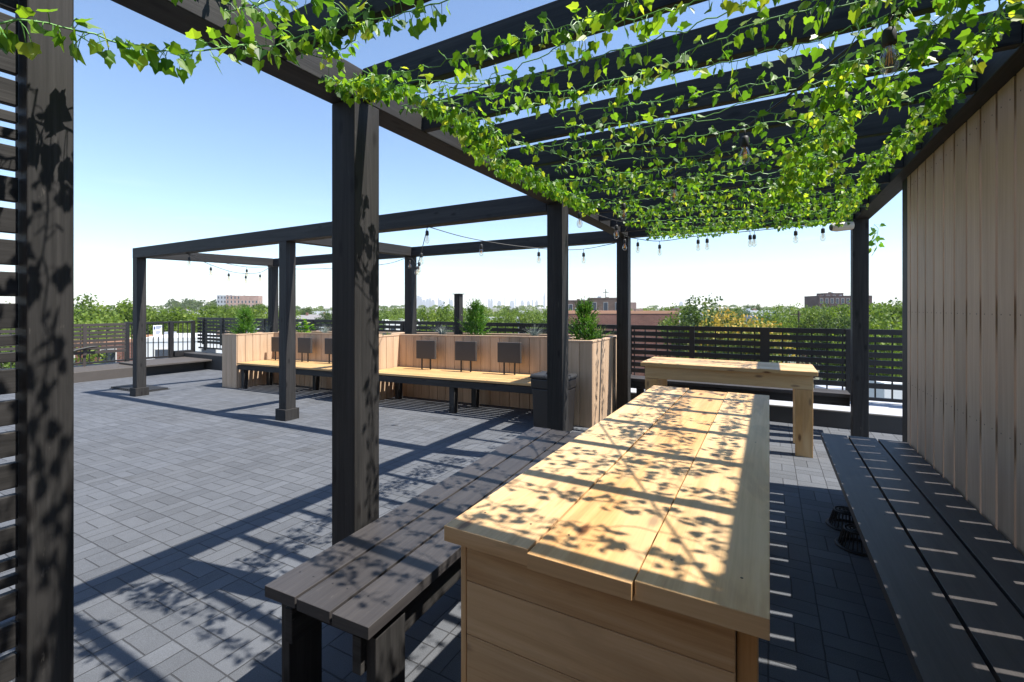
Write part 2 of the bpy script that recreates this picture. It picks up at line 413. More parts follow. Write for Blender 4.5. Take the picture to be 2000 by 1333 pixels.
# far pergola: open frame over the planters
fp = thing('pergola', 'open dark timber frame without rafters over the planter benches', 'pergola', (-5.5, 3.85, zg(-5.5)))
FB0, FB1 = 2.272, 2.445
def lvl(x): return 0.0
mpart('beam', lambda m: m.box(-9.67, XL0 - .003, 3.78, 3.925, FB0, FB1, 0), DARK, fp)
mpart('beam', lambda m: m.box(-9.21, XL0 - .003, 5.955, 6.095, FB0 + .005, FB1 - .012, 0), DARK, fp)
def skew(m, xa, xb, wd, z0, z1):
    c = []
    for i in range(8):
        y = 5.952 if i & 2 else 3.928
        xo = xb if i & 2 else xa
        c.append(Vector((xo + (wd if i & 1 else 0), y, z1 if i & 4 else z0)))
    m.hexa(c, 1)
mpart('beam', lambda m: skew(m, -5.61, -5.41, .145, FB0 + .01, FB1 - .008), DARK, fp)
mpart('beam', lambda m: skew(m, -9.66, -9.16, .145, FB0 + .01, FB1 - .008), DARK, fp)
for (x, y) in ((-9.67, 3.782), (-5.61, 3.782)):
    mpart('post', lambda m: m.box(x, x + .15, y, y + .142, zg(x), FB0, 2), DARK, fp)
    mpart('post_base', lambda m: m.box(x - .03, x + .18, y - .03, y + .172, zg(x), zg(x) + .145, 2), DARK, fp)
for (x, y) in ((-9.20, 5.957), (-5.42, 5.957)):
    mpart('post', lambda m: m.box(x, x + .15, y, y + .137, zg(x), FB0 + .005, 2), DARK, fp)

# ------------------------------------------------------------------ tan board wall on the right
wall = thing('board_wall', 'tan wall of upright boards behind the right hand bench', 'wall', (.86, 1.4, 0))
def wl_(m):
    n = -12; y = .157 + .174 * n
    while y < 4.2:
        y1 = min(y + .174, 4.255)
        m.box(.86, .88, y + .011, y1 - .011, .06, Z0 - .001, 2, r=rnd.random())
        for zz in (.2, .865, 1.37, 2.25):
            for d in (.045, .128): m.bar((.8605, y + d, zz + .003), (.8592, y + d, zz + .003), .006, .006, 1)
        y += .174
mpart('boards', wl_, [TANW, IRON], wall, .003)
for z in ((.14, .26), (.80, .93), (1.29, 1.455), (2.18, Z0 - .002)):
    mpart('rail', lambda m: m.box(.882, .92, -1.9, 4.258, z[0], z[1], 1), DARK, wall)

bk = thing('light_blocking_wall', 'added tan board wall behind the camera, unseen, blocking light from the rear', 'wall', (-1.5, -1.75, 0))  # added wall out of view behind the camera, cuts light on camera-facing sides
mpart('boards', lambda m: [m.box(-6.5 + .174 * k, -6.5 + .174 * k + .168, -1.77, -1.75, .02, 3.1, 2) for k in range(50)], TAN, bk)
mpart('cap_rail', lambda m: m.box(-6.52, 2.22, -1.80, -1.72, 3.102, 3.14, 0), DARK, bk)
# ------------------------------------------------------------------ slatted screen on the left edge
scr = thing('slatted_screen', 'dark slatted privacy screen with a wide edge post at the left', 'screen', (-1.68, -.3, 0))
mpart('edge_post', lambda m: m.box(-1.73, -1.64, .42, .511, 0, Z0 - .002, 2), DARK, scr)
mpart('edge_post', lambda m: m.box(-1.73, -1.64, -.75, -.66, 0, Z0 - .002, 2), DARK, scr)
# slat gaps measured down the screen
gaps = []
z = 2.30; pat = [.0795] * 5 + [.0445] * 2
ref = []; 
# centre heights of the gaps, one full cycle of narrow pairs every 0.57 m
base = 1.912
zc = []
cyc = .572
for c in range(-1, 5):
    t = base - c * cyc
    zc += [t, t - .0435, t - .087, t - .167, t - .2475, t - .328, t - .410, t - .4905]
zc = sorted([q for q in zc if .03 < q < Z0 - .03], reverse=True)
edges = [Z0 - .004] + zc + [.02]
for a, b_ in zip(edges[:-1], edges[1:]):
    t = a - (.009 if a != edges[0] else 0); u = b_ + (.009 if b_ != edges[-1] else 0)
    if t - u > .01:
        mpart('slat', lambda m: m.box(-1.712, -1.69, -.655, .417, u, t, 1), DARK, scr, .002)

# ------------------------------------------------------------------ long dining table
tb = thing('dining_table', 'long pale pine table with a boxed base in the foreground', 'table', (-.43, 2.45, 0))
def screws(m, pts, z, r=.0035):
    for x, y in pts: m.lathe([(r, z - .002), (r, z + .0006), (.0004, z + .0007)], x, y, 8, mi=1)
TZ = .86
bx = [(-.706, -.473, .918), (-.469, -.237, .908), (-.233, .001, .916)]
for i, (a, b_, y0) in enumerate(bx):
    mpart('tabletop_board', lambda m: (m.box(a, b_, y0, 3.27 + .03 * (i == 0), TZ - .038, TZ - (.003 if i == 1 else 0), 1), screws(m, [(a + d, y) for d in (.05, .185) for y in (1.03, 2.1, 3.15)], TZ - (.003 if i == 1 else 0))), [(PINE, PINE2, PINE3)[i], IRON], tb, .005)
def endp(m, y, s):
    zz = [.01, .155, .295, .435, .572, .708, TZ - .040]
    for a, b_ in zip(zz[:-1], zz[1:]): m.box(-.672, -.056, y, y + .02 * s, a + .001, b_ - .001, 0)
mpart('end_panel', lambda m: endp(m, .967, 1), PINE, tb, .002)
mpart('end_panel', lambda m: endp(m, 3.215, -1), PINE, tb, .002)
for y0 in (.99, 3.10):
    mpart('leg', lambda m: m.box(-.690, -.655 - .018, y0 - .024 if y0 < 2 else y0, y0 + .09 if y0 < 2 else y0 + .115, 0, TZ - .040, 2), PINE2, tb, .003)
    mpart('leg', lambda m: (m.box(-.055, -.019, y0, y0 + .09, 0, TZ - .040, 2), m.box(-.09, -.058, y0, y0 + .088, 0, TZ - .040, 2)), PINE2, tb, .003)
for x0 in (-.655, -.052):
    mpart('apron', lambda m: m.box(x0, x0 + .03, 1.085, 3.095, TZ - .135, TZ - .041, 1), PINE2, tb, .003)
# ------------------------------------------------------------------ console table at the back
ct = thing('console_table', 'high narrow pale pine table in front of the back fence', 'table', (-.42, 5.45, 0))
CZ = .81
mpart('tabletop', lambda m: [m.box(-1.23, .395, a, a + .222, CZ - .04, CZ, 0) for a in (5.09, 5.315, 5.54)], PINE3, ct, .004)
mpart('apron', lambda m: m.box(-1.19, .36, 5.125, 5.163, .635, CZ - .042, 0), PINE3, ct, .003)
mpart('apron', lambda m: m.box(-1.19, .36, 5.70, 5.738, .635, CZ - .042, 0), PINE3, ct, .003)
for x0 in (-1.19, .215):
    for y0 in (5.127, 5.59):
        mpart('leg', lambda m: m.box(x0, x0 + .143, y0, y0 + .038, 0, .633, 2), PINE2, ct, .003)
        mpart('leg_cheek', lambda m: m.box(x0 + .05, x0 + .088, y0 + .04, y0 + .108, 0, .633, 2), PINE2, ct, .003)

# ------------------------------------------------------------------ benches
def plank_bench(name, label, loc, rz, L, wd, z, inset=.02, legs=(.02,), mat=DECKW, leg_in=.02):
    t = thing(name, label, 'bench', loc, rz, world=False)
    bw = (wd - .024) / 3
    for i in range(3):
        x0 = -wd / 2 + i * (bw + .012)
        m = MB(); m.box(x0, x0 + bw, rnd.uniform(-.004, .004), L + rnd.uniform(-.01, .01), z - .038, z, 1); screws(m, [(x0 + d, y0 + .06) for d in (.04, bw - .04) for y0 in legs], z, .004); m.build('seat_board', [mat, IRON], t, .004)
    for y0 in legs:
        for s in (-1, 1):
            m = MB(); xa = s * (wd / 2 - leg_in)
            m.box(xa, xa - s * .04, y0, y0 + .14, 0, z - .075, 2); m.build('leg', DARK, t, .003)
        m = MB(); m.box(-wd / 2 + .07, wd / 2 - .07, y0 + .04, y0 + .08, z - .13, z - .04, 0); m.build('cross_bar', DARK, t, .003)
    for s in (-1, 1):
        m = MB(); xa = s * (wd / 2 - .062)
        m.box(xa, xa - s * .036, .03, L - .03, z - .19, z - .073, 1); m.build('side_rail', DARK, t, .003)
    return t
plank_bench('plank_bench', 'dark plank bench between the big post and the long pine table', (-1.262, .968, 0), R_(3.4), 2.32, .465, .46, legs=(.05, 1.1, 2.12))
plank_bench('plank_bench', 'long dark plank bench set against the tan board wall', (.592, -.6, 0), 0, 4.78, .505, .46, legs=(.05, 1.7, 3.2, 4.4), leg_in=.17)
bb = thing('fence_bench', 'low dark bench along the back fence between two pergola posts', 'bench', (-.45, 6.28, 0))
for i in range(2):
    mpart('seat_board', lambda m: m.box(-1.76, .77, 6.125 + .147 * i, 6.125 + .147 * i + .14, .43, .47, 0), DECKW, bb, .004)
mpart('front_rail', lambda m: m.box(-1.75, .765, 6.14, 6.175, .335, .428, 0), DARK, bb)
for x0 in (-1.55, -.5):
    mpart('leg', lambda m: m.box(x0, x0 + .09, 6.18, 6.27, 0, .428, 2), DARK, bb)

# ------------------------------------------------------------------ planters and built-in benches
PH = 1.0
YB, YF, YBK = 5.77, 5.02, 6.42
def boards(m, axis, a0, a1, fixed, z0, z1, pitch=.16, out=1, th=.02):
    n = max(1, round((a1 - a0) / pitch)); p = (a1 - a0) / n
    for k in range(n):
        s, e = a0 + k * p + .003, a0 + (k + 1) * p - .003
        if axis == 0: m.box(s, e, fixed, fixed + out * th, z0, z1, 2)
        else: m.box(fixed, fixed + out * th, s, e, z0, z1, 2)
def planter(name, label, xw0, xw1, xb0, xb1, xright=None):
    """wing box xw0..xw1 reaching forward and a back box xb0..xb1 behind the seat"""
    t = thing(name, label, 'planter', ((xb0 + xb1) / 2, YB, zg((xb0 + xb1) / 2)))
    def side(m):
        boards(m, 0, xw0, xw1, YF, .0, PH, out=1)                 # wing front
        boards(m, 1, YF + .022, YB - .002, xw1 - .02, 0, PH, out=1)   # wing inner side
        boards(m, 1, YF + .022, YBK - .022, xw0, 0, PH, out=1)
        boards(m, 0, xw1 - .02, xb1, YB, 0, PH, out=1)
        boards(m, 0, xw0, xb1, YBK - .02, 0, PH, out=1)
        if xright:
            boards(m, 0, xright[0], xright[1], YF + .13, 0, PH, out=1)
            boards(m, 1, YF + .152, YBK - .022, xright[1] - .02, 0, PH, out=1)
            boards(m, 1, YF + .152, YB - .002, xright[0], 0, PH, out=1)
    mpart('board_sides', side, TAN, t, .003, True)
    def lin(m):
        m.box(xw0 + .021, xw1 - .021, YF + .021, YB + .1, .02, PH - .012); m.box(xw0 + .021, xb1 - .001, YB + .021, YBK - .021, .021, PH - .011)
        if xright: m.box(xright[0] + .021, xright[1] - .021, YF + .151, YB + .1, .02, PH - .0125)
    def cap(m):
        w_ = .05
        m.box(xw0 - .006, xw1 + .006, YF - .006, YF + w_, PH, PH + .022, 0)
        m.box(xw1 - w_, xw1 + .006, YF + w_ + .002, YB + w_, PH, PH + .022, 1)
        m.box(xw0 - .006, xw0 + w_, YF + w_ + .002, YBK, PH, PH + .022, 1)
        m.box(xw1 + .008, (xright[0] if xright else xb1) , YB - .006, YB + w_, PH, PH + .022, 0)
        m.box(xw0 + w_ + .002, xb1 + .004, YBK - w_, YBK + .006, PH, PH + .022, 0)
        if xright:
            m.box(xright[0] - .006, xright[1] + .006, YF + .124, YF + .13 + w_, PH, PH + .022, 0)
            m.box(xright[0] - .006, xright[0] + w_, YF + .132 + w_, YB + w_, PH, PH + .022, 1)
            m.box(xright[1] - w_, xright[1] + .006, YF + .132 + w_, YBK - w_ - .002, PH, PH + .022, 1)
    mpart('cap_rail', cap, TAN, t, .003, True)
    def soil(m):
        m.box(xw0 + .022, xw1 - .022, YF + .022, YB, PH - .14, PH - .05); m.box(xw0 + .022, xb1 - .022, YB + .022, YBK - .022, PH - .14, PH - .051)
        if xright: m.box(xright[0] + .022, xright[1] - .022, YF + .153, YB, PH - .14, PH - .052)
    mpart('soil', soil, SOIL, t, 0, True)
    return t
planter('planter', 'tan board planter with a wing at the far left end of the seating', -9.19, -8.71, -9.19, -5.86)
planter('planter', 'tan board planter wrapping the right hand seat with ends at both sides', -5.84, -5.36, -5.84, -1.80, (-2.27, -1.80))

def seat_bench(label, x0, x1):
    t = thing('built_in_bench', label, 'bench', ((x0 + x1) / 2, 5.4, zg((x0 + x1) / 2)), group='benches built between the planter wings')
    def seat(m):
        n = 8; p = (YB - YF - .01) / n
        for k in range(n): m.box(x0 + .004, x1 - .004, YF - .01 + k * p, YF - .01 + (k + 1) * p - .022, .46, .49, 0)
    mpart('seat_boards', seat, SEATW, t, .003, True)
    mpart('front_rail', lambda m: m.box(x0 + .002, x1 - .002, YF + .002, YF + .04, .362, .45, 0), DARK, t, .003, True)
    n = 3
    for k in range(n):
        xx = x0 + (x1 - x0) * (.02 + .48 * k) - (.09 if k == 2 else 0)
        mpart('leg', lambda m: m.box(xx, xx + .085, YF + .042, YF + .13, 0, .45, 2), DARK, t, .003, True)
        mpart('leg', lambda m: m.box(xx + .05, xx + .135, YF + .50, YF + .588, 0, .45, 2), DARK, t, .003, True)
        mpart('cross_bar', lambda m: m.box(xx + .087, xx + .125, YF + .042, YB - .03, .365, .449, 1), DARK, t, .003, True)
    return t
b1 = seat_bench('left built-in bench, honey wood seat beside the far left planter wing', -8.688, -5.845)
b2 = seat_bench('right built-in bench, honey wood seat with three dark backrests before the litter bin', -5.337, -2.275)
def backrest(par, xc, wd=.37):
    yb = 5.60; m = MB(True); m.box(xc - wd / 2, xc + wd / 2, yb, yb + .045, .655, .94, 0)
    o = m.build('backrest', PAD, par, .006)
    for s in (-1, 1):
        m = MB(True); xx = xc + s * wd * .23 - .009
        m.box(xx, xx + .018, yb + .014, yb + .03, .491, .654, 2); m.build('backrest_leg', BLK, o)
for x in (-4.67, -3.92, -3.18): backrest(b2, x)
for x in (-8.36, -7.56, -6.81): backrest(b1, x)

# ------------------------------------------------------------------ litter bin
bn = thing('litter_bin', 'dark square litter bin with a lid at the right end of the seating', 'bin', (-2.17, 4.93, 0))
def taper(m, x0, x1, y0, y1, z0, z1, s):
    c = []
    cx, cy = (x0 + x1) / 2, (y0 + y1) / 2
    for i in range(8):
        k = 1 if i & 4 else s
        c.append((cx + ((x1 if i & 1 else x0) - cx) * k, cy + ((y1 if i & 2 else y0) - cy) * k, z1 if i & 4 else z0))
    m.hexa(c, 2)
mpart('body', lambda m: taper(m, -2.36, -1.95, 4.69, 5.00, 0, .49, .93), BIN, bn, .015)
mpart('rim', lambda m: taper(m, -2.373, -1.938, 4.675, 5.008, .492, .60, .98), BIN, bn, .012)
mpart('lid', lambda m: taper(m, -2.376, -1.935, 4.67, 5.009, .602, .65, 1.06), BLK, bn, .02)
mpart('lid_handle', lambda m: m.tube([(-2.22, 4.8, .645), (-2.2, 4.8, .69), (-2.12, 4.8, .70), (-2.06, 4.8, .645)], .014, 8), BLK, bn, smooth=True)
def bag(m):
    n = 28; pts = []
    ring = []
    for lv, zz in enumerate((.50, .42, .30, .16)):
        for k in range(n):
            u = k / n * 4; sd = int(u) % 4; f = u - int(u)
            hx, hy = .232 - .02 * lv * .5, .165 - .01 * lv
            cs = [(-hx + 2 * hx * f, -hy), (hx, -hy + 2 * hy * f), (hx - 2 * hx * f, hy), (-hx, hy - 2 * hy * f)][sd]
            w_ = .004 + .004 * math.sin(k * 2.3 + lv) + (.006 if k % 2 else 0)
            L = math.hypot(*cs)
            ring.append((-2.19 + cs[0] * (1 + w_ / L), 4.845 + cs[1] * (1 + w_ / L), zz - (.03 * ((k * 7) % 5) / 5 if lv == 3 else 0)))
    fs = []
    for lv in range(3):
        for k in range(n):
            if (k // 7) in (1,):
                fs.append((lv * n + k, lv * n + (k + 1) % n, (lv + 1) * n + (k + 1) % n, (lv + 1) * n + k))
    m._add(ring, fs, [[(0, 0)] * 4] * len(fs), 0, .5)
mpart('liner_bag', bag, BAG, bn, smooth=True)

# ------------------------------------------------------------------ curbs and fences
cb = MB()
cb.box(-14.4, 4.2, 6.55, 6.95, -.25, .20)
curb = cb.build('roof_curb', CURB, None, .01); tag(curb, 'dark membrane curb along the back edge of the roof', 'curb'); struct(curb)
fl = MB(); fl._add([(-2.4, 6.56, .204), (4.2, 6.56, .204), (4.2, 6.94, .27), (-2.4, 6.94, .27)], [(0, 1, 2, 3)], [[(0, 0)] * 4], 0, .5)
fl._add([(-2.4, 6.94, .27), (4.2, 6.94, .27), (4.2, 7.3, .24), (-2.4, 7.3, .24)], [(0, 1, 2, 3)], [[(0, 0)] * 4], 0, .5)
flo = fl.build('roof_flashing', WHITEF); tag(flo, 'pale membrane strip on top of the back curb', 'flashing'); struct(flo)
cb2 = MB(); cb2.box(-14.3, -12.75, -3, 6.54, -.4, .05)
c2 = cb2.build('roof_curb', BROWNC, None, .012); tag(c2, 'brown membrane curb along the left edge of the roof', 'curb'); struct(c2)
st = thing('step_platform', 'low brown step in front of the picket gate', 'step', (-13.1, 5.9, -.17))
mpart('tread', lambda m: m.box(-13.75, -12.42, 5.1, 6.54, .055, .095, 1), BROWNC, st)
mpart('riser', lambda m: m.box(-13.7, -12.72, 5.15, 6.5, -.2, .053, 1), CURB, st)

def fence_panels(t, along, a0, a1, fixed, zb, zt, mat, pick=.16, postp=.9, side=-1):
    """slats on the terrace side, pickets and rails, posts"""
    def bx_(m, s, e, d0, d1, z0, z1, ax=None):
        if along == 0: m.box(s, e, fixed + d0, fixed + d1, z0, z1, ax)
        else: m.box(fixed + d0, fixed + d1, s, e, z0, z1, ax)
    n = 8; hh = .735; p = hh / n
    m = MB()
    for k in range(n): bx_(m, a0, a1, side * .045, side * .028, zt - (k + 1) * p + .026, zt - k * p - .002)
    m.build('slat_panel', mat, t, .002)
    m = MB(); k = a0 + pick / 2
    while k < a1: bx_(m, k - .008, k + .008, -.008, .008, zb + .09, zt - .03, 2); k += pick
    m.build('pickets', BLACKM, t)
    for z in (zt - .045, zb + .05):
        m = MB(); bx_(m, a0, a1, -.02, .02, z, z + .04); m.build('rail', BLACKM, t, .002)
    k = a0 + .3; i = 0
    while k < a1:
        m = MB(); wd = .055 if i % 2 else .035
        bx_(m, k - wd, k + wd, side * .062, side * .046, zt - hh, zt - .004, 2)
        bx_(m, k - .03, k + .03, side * .027, .03, zb, zt - hh * 0 - .05, 2)
        m.build('post', mat, t, .002); k += postp; i += 1
bf = thing('slatted_fence', 'black horizontal slat fence along the back edge of the roof', 'fence', (-5, 6.95, .25))
fence_panels(bf, 0, -13.85, 4.1, 6.95, .24, 1.150, BLACKM)
for z in (1.150,): pass
lf = thing('slatted_fence', 'sunlit brown slat fence along the left edge of the roof', 'fence', (-13.9, 3, .05))
fence_panels(lf, 1, -3, 5.28, -13.9, .05, 1.04, BROWNF, side=1)
gt = thing('picket_gate', 'black picket gate beside the far left slat fence', 'gate', (-13.9, 6.1, .05))
def gp(m):
    y = 5.42
    while y < 6.80: m.box(-13.91, -13.89, y - .01, y + .01, .12, 1.0, 2); y += .115
mpart('pickets', gp, BLACKM, gt)
for y in (5.32, 6.28, 6.82):
    mpart('gate_post', lambda m: m.box(-13.94, -13.86, y - .04, y + .04, .05, 1.06, 2), BLACKM, gt, .003)
for z in (.10, 1.0):
    mpart('rail', lambda m: m.box(-13.925, -13.875, 5.36, 6.78, z, z + .05, 1), BLACKM, gt, .003)
mpart('latch_box', lambda m: m.box(-13.95, -13.80, 6.33, 6.76, .12, .26, 1), BLACKM, gt, .003)
sg = thing('notice_sign', 'small white notice plate hung on the picket gate', 'sign', (-13.85, 5.96, .8))
mpart('plate', lambda m: m.box(-13.868, -13.86, 5.86, 6.06, .66, .96, 2), SIGNW, sg)
def prt(m):
    m.box(-13.859, -13.856, 5.875, 5.905, .85, .93)
    for k, (a, b_) in enumerate(((5.92, 6.05), (5.92, 6.04), (5.92, 6.01))): m.box(-13.859, -13.856, a, b_, .925 - k * .03, .937 - k * .03)
    for k in range(3): m.box(-13.859, -13.856, 5.92, 6.04 - .02 * k, .80 - k * .03, .81 - k * .03)
mpart('printed_lines', prt, SIGNB, sg)
# a stub post standing in the planter
sp_ = thing('stub_post', 'short dark post standing alone in the planter', 'post', (-4.39, 6.06, .9))
m = MB(); m.box(-4.45, -4.345, 6.05, 6.15, .90, 1.625, 2); m.build('shaft', DARK, sp_, .003)
m = MB(); m.box(-4.475, -4.32, 6.03, 6.17, 1.626, 1.636, 0); m.build('cap', BLACKM, sp_, .002)
# bicycle-like dark hose stand at the left fence : a coil of cable/hose leaning on pickets
hs = thing('hose', 'dark hose hanging over the left fence pickets', 'hose', (-13.7, 4.1, .06))
mpart('hose_line', lambda m: m.tube([(-13.75, 3.55, .06), (-13.72, 3.75, .12), (-13.74, 3.9, .27), (-13.78, 4.1, .36), (-13.8, 4.35, .45), (-13.8, 4.6, .50), (-13.78, 4.7, .5)], [.07, .065, .05, .045, .03, .025, .02], 8), BLK, hs, smooth=True)
mt = thing('door_mat', 'dark ribbed mat lying behind the foot of the far left post', 'mat', (-10.5, 4.2, zg(-10.5)))
def mat_(m):
    for k in range(15): m.box(-11.08 + k * .082, -11.03 + k * .082, 3.99, 4.42, .012, .035, 1)
    m.box(-11.1, -9.85, 3.97, 4.44, .002, .012)
mpart('ribs', mat_, BLK, mt, 0, True)

# ------------------------------------------------------------------ roof drains
def drain(label, x, y):
    t = thing('roof_drain', label, 'drain', (x, y, 0), group='dome roof drains'); t.scale = (.8, .8, .85)
    def dome(m):
        n = 26
        for k in range(n):
            a = 2 * math.pi * k / n; c, s = math.cos(a), math.sin(a)
            m.bar((x + .115 * c, y + .115 * s, .012), (x + .082 * c, y + .082 * s, .118), .009, .008)
    mpart('dome_ribs', dome, IRON, t)
    mpart('dome_top', lambda m: [m.lathe([(r0, .118), (r0, .126), (r0 - .012, .128), (r0 - .012, .118)], x, y, 24) for r0 in (.086, .062, .038)] + [m.box(x - .08, x + .08, y - .006, y + .006, .116, .124), m.box(x - .006, x + .006, y - .08, y + .08, .1165, .1235)], IRON, t)
    mpart('flange', lambda m: m.lathe([(.10, .002), (.14, .004), (.135, .016), (.11, .018), (.10, .014)], x, y, 28), IRON, t, smooth=True)
drain('dome roof drain by the right bench, the one nearer the back fence', .43, 3.62)
drain('dome roof drain by the right bench, the one nearer the camera', .45, 3.34)

# ------------------------------------------------------------------ security camera
sq = thing('security_camera', 'white bullet security camera on the back right pergola post', 'camera', (.70, 5.98, 2.27))
mpart('body', lambda m: m.tube([(.765, 5.97, 2.27), (.62, 5.93, 2.26), (.575, 5.915, 2.255)], [.045, .05, .038], 18), STEELW, sq, smooth=True)
mpart('lens_face', lambda m: m.tube([(.574, 5.914, 2.255), (.566, 5.911, 2.254)], [.034, .03], 16), BLK, sq)

# ------------------------------------------------------------------ string lights
def catm(P, step):
    P = [Vector(p) for p in P]; out = []
    for i in range(len(P) - 1):
        a = P[i - 1] if i else P[i] * 2 - P[i + 1]; b_, c = P[i], P[i + 1]; d = P[i + 2] if i + 2 < len(P) else P[i + 1] * 2 - P[i]
        n = max(2, int((c - b_).length / step))
        for k in range(n):
            t = k / n
            out.append(.5 * ((2 * b_) + (c - a) * t + (2 * a - 5 * b_ + 4 * c - d) * t * t + (3 * b_ - a - 3 * c + d) * t ** 3))
    out.append(P[-1]); return out
def string_light(label, path, bulbs, drop=.045):
    t = thing('string_light', label, 'string light', path[0], group='cafe string lights of the terrace')
    pts = catm(path, .05)
    mpart('cable', lambda m: m.tube(pts, .0052, 6), CABLE, t, smooth=True)
    tot = len(pts) - 1
    for f in bulbs:
        p = pts[min(tot, int(f * tot))].copy()
        q = p + Vector((rnd.uniform(-.006, .006), rnd.uniform(-.006, .006), 0))
        ty = rnd.uniform(-.006, .006)
        m = MB(); m.tube([p, q + Vector((0, 0, -drop * .5)), q + Vector((0, 0, -drop))], .003, 5)
        m.lathe([(.004, q.z - drop + .004), (.015, q.z - drop), (.018, q.z - drop - .012), (.019, q.z - drop - .045), (.016, q.z - drop - .05), (.002, q.z - drop - .05)], q.x, q.y, 12)
        s = m.build('bulb_socket', BLK, t, 0, True)
        z0 = q.z - drop - .048
        m = MB(); m.lathe([(.011, z0), (.014, z0 - .008), (.024, z0 - .035), (.0265, z0 - .055), (.022, z0 - .075), (.010, z0 - .086), (.0005, z0 - .089)], q.x, q.y, 14)
        m.build('bulb', GLASS, s, 0, True)
        m = MB()
        for k in range(4):
            a = k * 1.57
            m.tube([(q.x + .003 * math.cos(a), q.y + .003 * math.sin(a), z0 - .005), (q.x + .008 * math.cos(a), q.y + .008 * math.sin(a), z0 - .058)], .0012, 4)
        m.build('filament', FILA, s)
string_light('string light running diagonally under the ivy from the right beam', [(.75, 1.0, 2.32), (.345, 1.716, 2.285), (-.053, 2.444, 2.285), (-.58, 3.2, 2.28), (-1.1, 3.78, 2.30), (-1.52, 3.9, 2.30), (-1.6, 3.95, 2.325)], [.23, .46, .66, .845, .97])
string_light('string light along the ivy covered left beam of the pergola', [(-1.58, 3.95, 2.33), (-1.35, 4.4, 2.27), (-1.3, 4.8, 2.28), (-1.5, 5.4, 2.27), (-1.57, 5.9, 2.31)], [.32, .80])
string_light('string light strung under the back beam before the fence', [(-1.57, 5.93, 2.31), (-1.2, 5.93, 2.24), (-.75, 5.93, 2.27), (-.3, 5.93, 2.28), (.1, 5.93, 2.29), (.5, 5.93, 2.30), (.74, 5.93, 2.33)], [.05, .17, .37, .41, .60, .64, .80, .92])
string_light('string light crossing the open frame to the back corner post', [(-3.18, 3.85, 2.27), (-2.95, 4.3, 2.19), (-2.55, 4.85, 2.13), (-2.1, 5.4, 2.13), (-1.76, 5.92, 2.25)], [.02, .28, .56, .80])
string_light('string light looping along the frame past the planter post', [(-3.18, 3.85, 2.27), (-3.55, 4.2, 2.10), (-4.2, 4.9, 2.06), (-4.85, 5.6, 2.10), (-5.30, 5.92, 2.25), (-5.8, 5.92, 2.17), (-6.9, 5.92, 2.15), (-8.2, 5.92, 2.18), (-9.0, 5.92, 2.27)], [.09, .20, .30, .37, .44, .64])
string_light('string light sagging across the far left bay of the frame', [(-8.05, 3.85, 2.27), (-8.2, 4.3, 2.13), (-8.5, 4.9, 2.05), (-8.8, 5.5, 2.10), (-9.05, 5.92, 2.26)], [.03, .22, .42, .62, .80])
string_light('second string light sagging toward the far left back post', [(-8.05, 3.86, 2.268), (-8.35, 4.9, 2.16), (-8.95, 5.93, 2.26)], [.55])

# ------------------------------------------------------------------ ivy garlands
HALF = [(0, 0), (.24, -.10), (.50, .04), (.45, .28), (.47, .50), (.26, .60), (.13, .82), (0, 1.0)]
def add_leaf(m, p, ax, nm, L, r):
    ax = ax.normalized(); sd = ax.cross(nm)
    if sd.length < 1e-4: sd = ax.orthogonal()
    sd.normalize(); nn = sd.cross(ax).normalized()
    fold = rnd.uniform(.05, .4); curl = rnd.uniform(-.25, .1)
    for s in (-1, 1):
        vs = [p + ax * (y * L) + sd * (s * x * L * .95) + nn * ((fold * x + curl * y * y) * L) for x, y in HALF]
        if s < 0: vs = vs[::-1]
        m.poly(vs, 0, r)
def garland(label, path, dens=34, leaf=(.022, .041), spread=.045, group='ivy garlands of the pergola', skip=-.28):
    t = thing('ivy_garland', label, 'ivy garland', path[0], group=group)
    pts = catm(path, .03)
    for p in pts[1:-1]: p += Vector((rnd.gauss(0, .006), rnd.gauss(0, .006), rnd.gauss(0, .005)))
    s = MB(); s.tube(pts, .0022, 4); f = MB()
    L = sum((pts[i + 1] - pts[i]).length for i in range(len(pts) - 1))
    n = int(L * dens * 2.35)
    cl = rnd.uniform(0, 10)
    for k in range(n):
        u = (k + rnd.random()) / n
        if noise.noise(Vector((u * L * 3.1, cl, 0))) < skip: continue
        i = min(len(pts) - 2, int(u * (len(pts) - 1))); tan = (pts[i + 1] - pts[i]).normalized()
        p = pts[i].lerp(pts[i + 1], rnd.random())
        a = rnd.uniform(0, 2 * math.pi); o = tan.orthogonal().normalized(); o.rotate(Matrix.Rotation(a, 3, tan))
        o = (o + Vector((0, 0, -.55)) + tan * rnd.uniform(-.5, .5)).normalized()
        q = p + o * rnd.uniform(.3, 1) * spread
        s.tube([p, p.lerp(q, .6) + Vector((0, 0, .006)), q], .0011, 3, cap=False)
        ax = (o * .8 + Vector((rnd.gauss(0, .5), rnd.gauss(0, .5), -.55 + rnd.gauss(0, .35))))
        nm = Vector((rnd.gauss(0, .6), rnd.gauss(0, .6) - .35, rnd.gauss(.35, .6)))
        add_leaf(f, q, ax, nm, rnd.uniform(*leaf), min(1, max(0, rnd.gauss(.5, .26))))
    s.build('stem', STEM, t); f.build('leaves', LEAF, t)
def xrun(label, y, x0, x1, z=2.30, sag=.04, wig=.06, dens=34, ysl=0):
    P = []; n = max(3, int(abs(x1 - x0) / .3))
    for k in range(n + 1):
        u = k / n
        P.append((x0 + (x1 - x0) * u, y + ysl * u + rnd.uniform(-wig, wig), z + rnd.uniform(-.02, .02) - sag * math.sin(u * math.pi)))
    garland(label, P, dens)
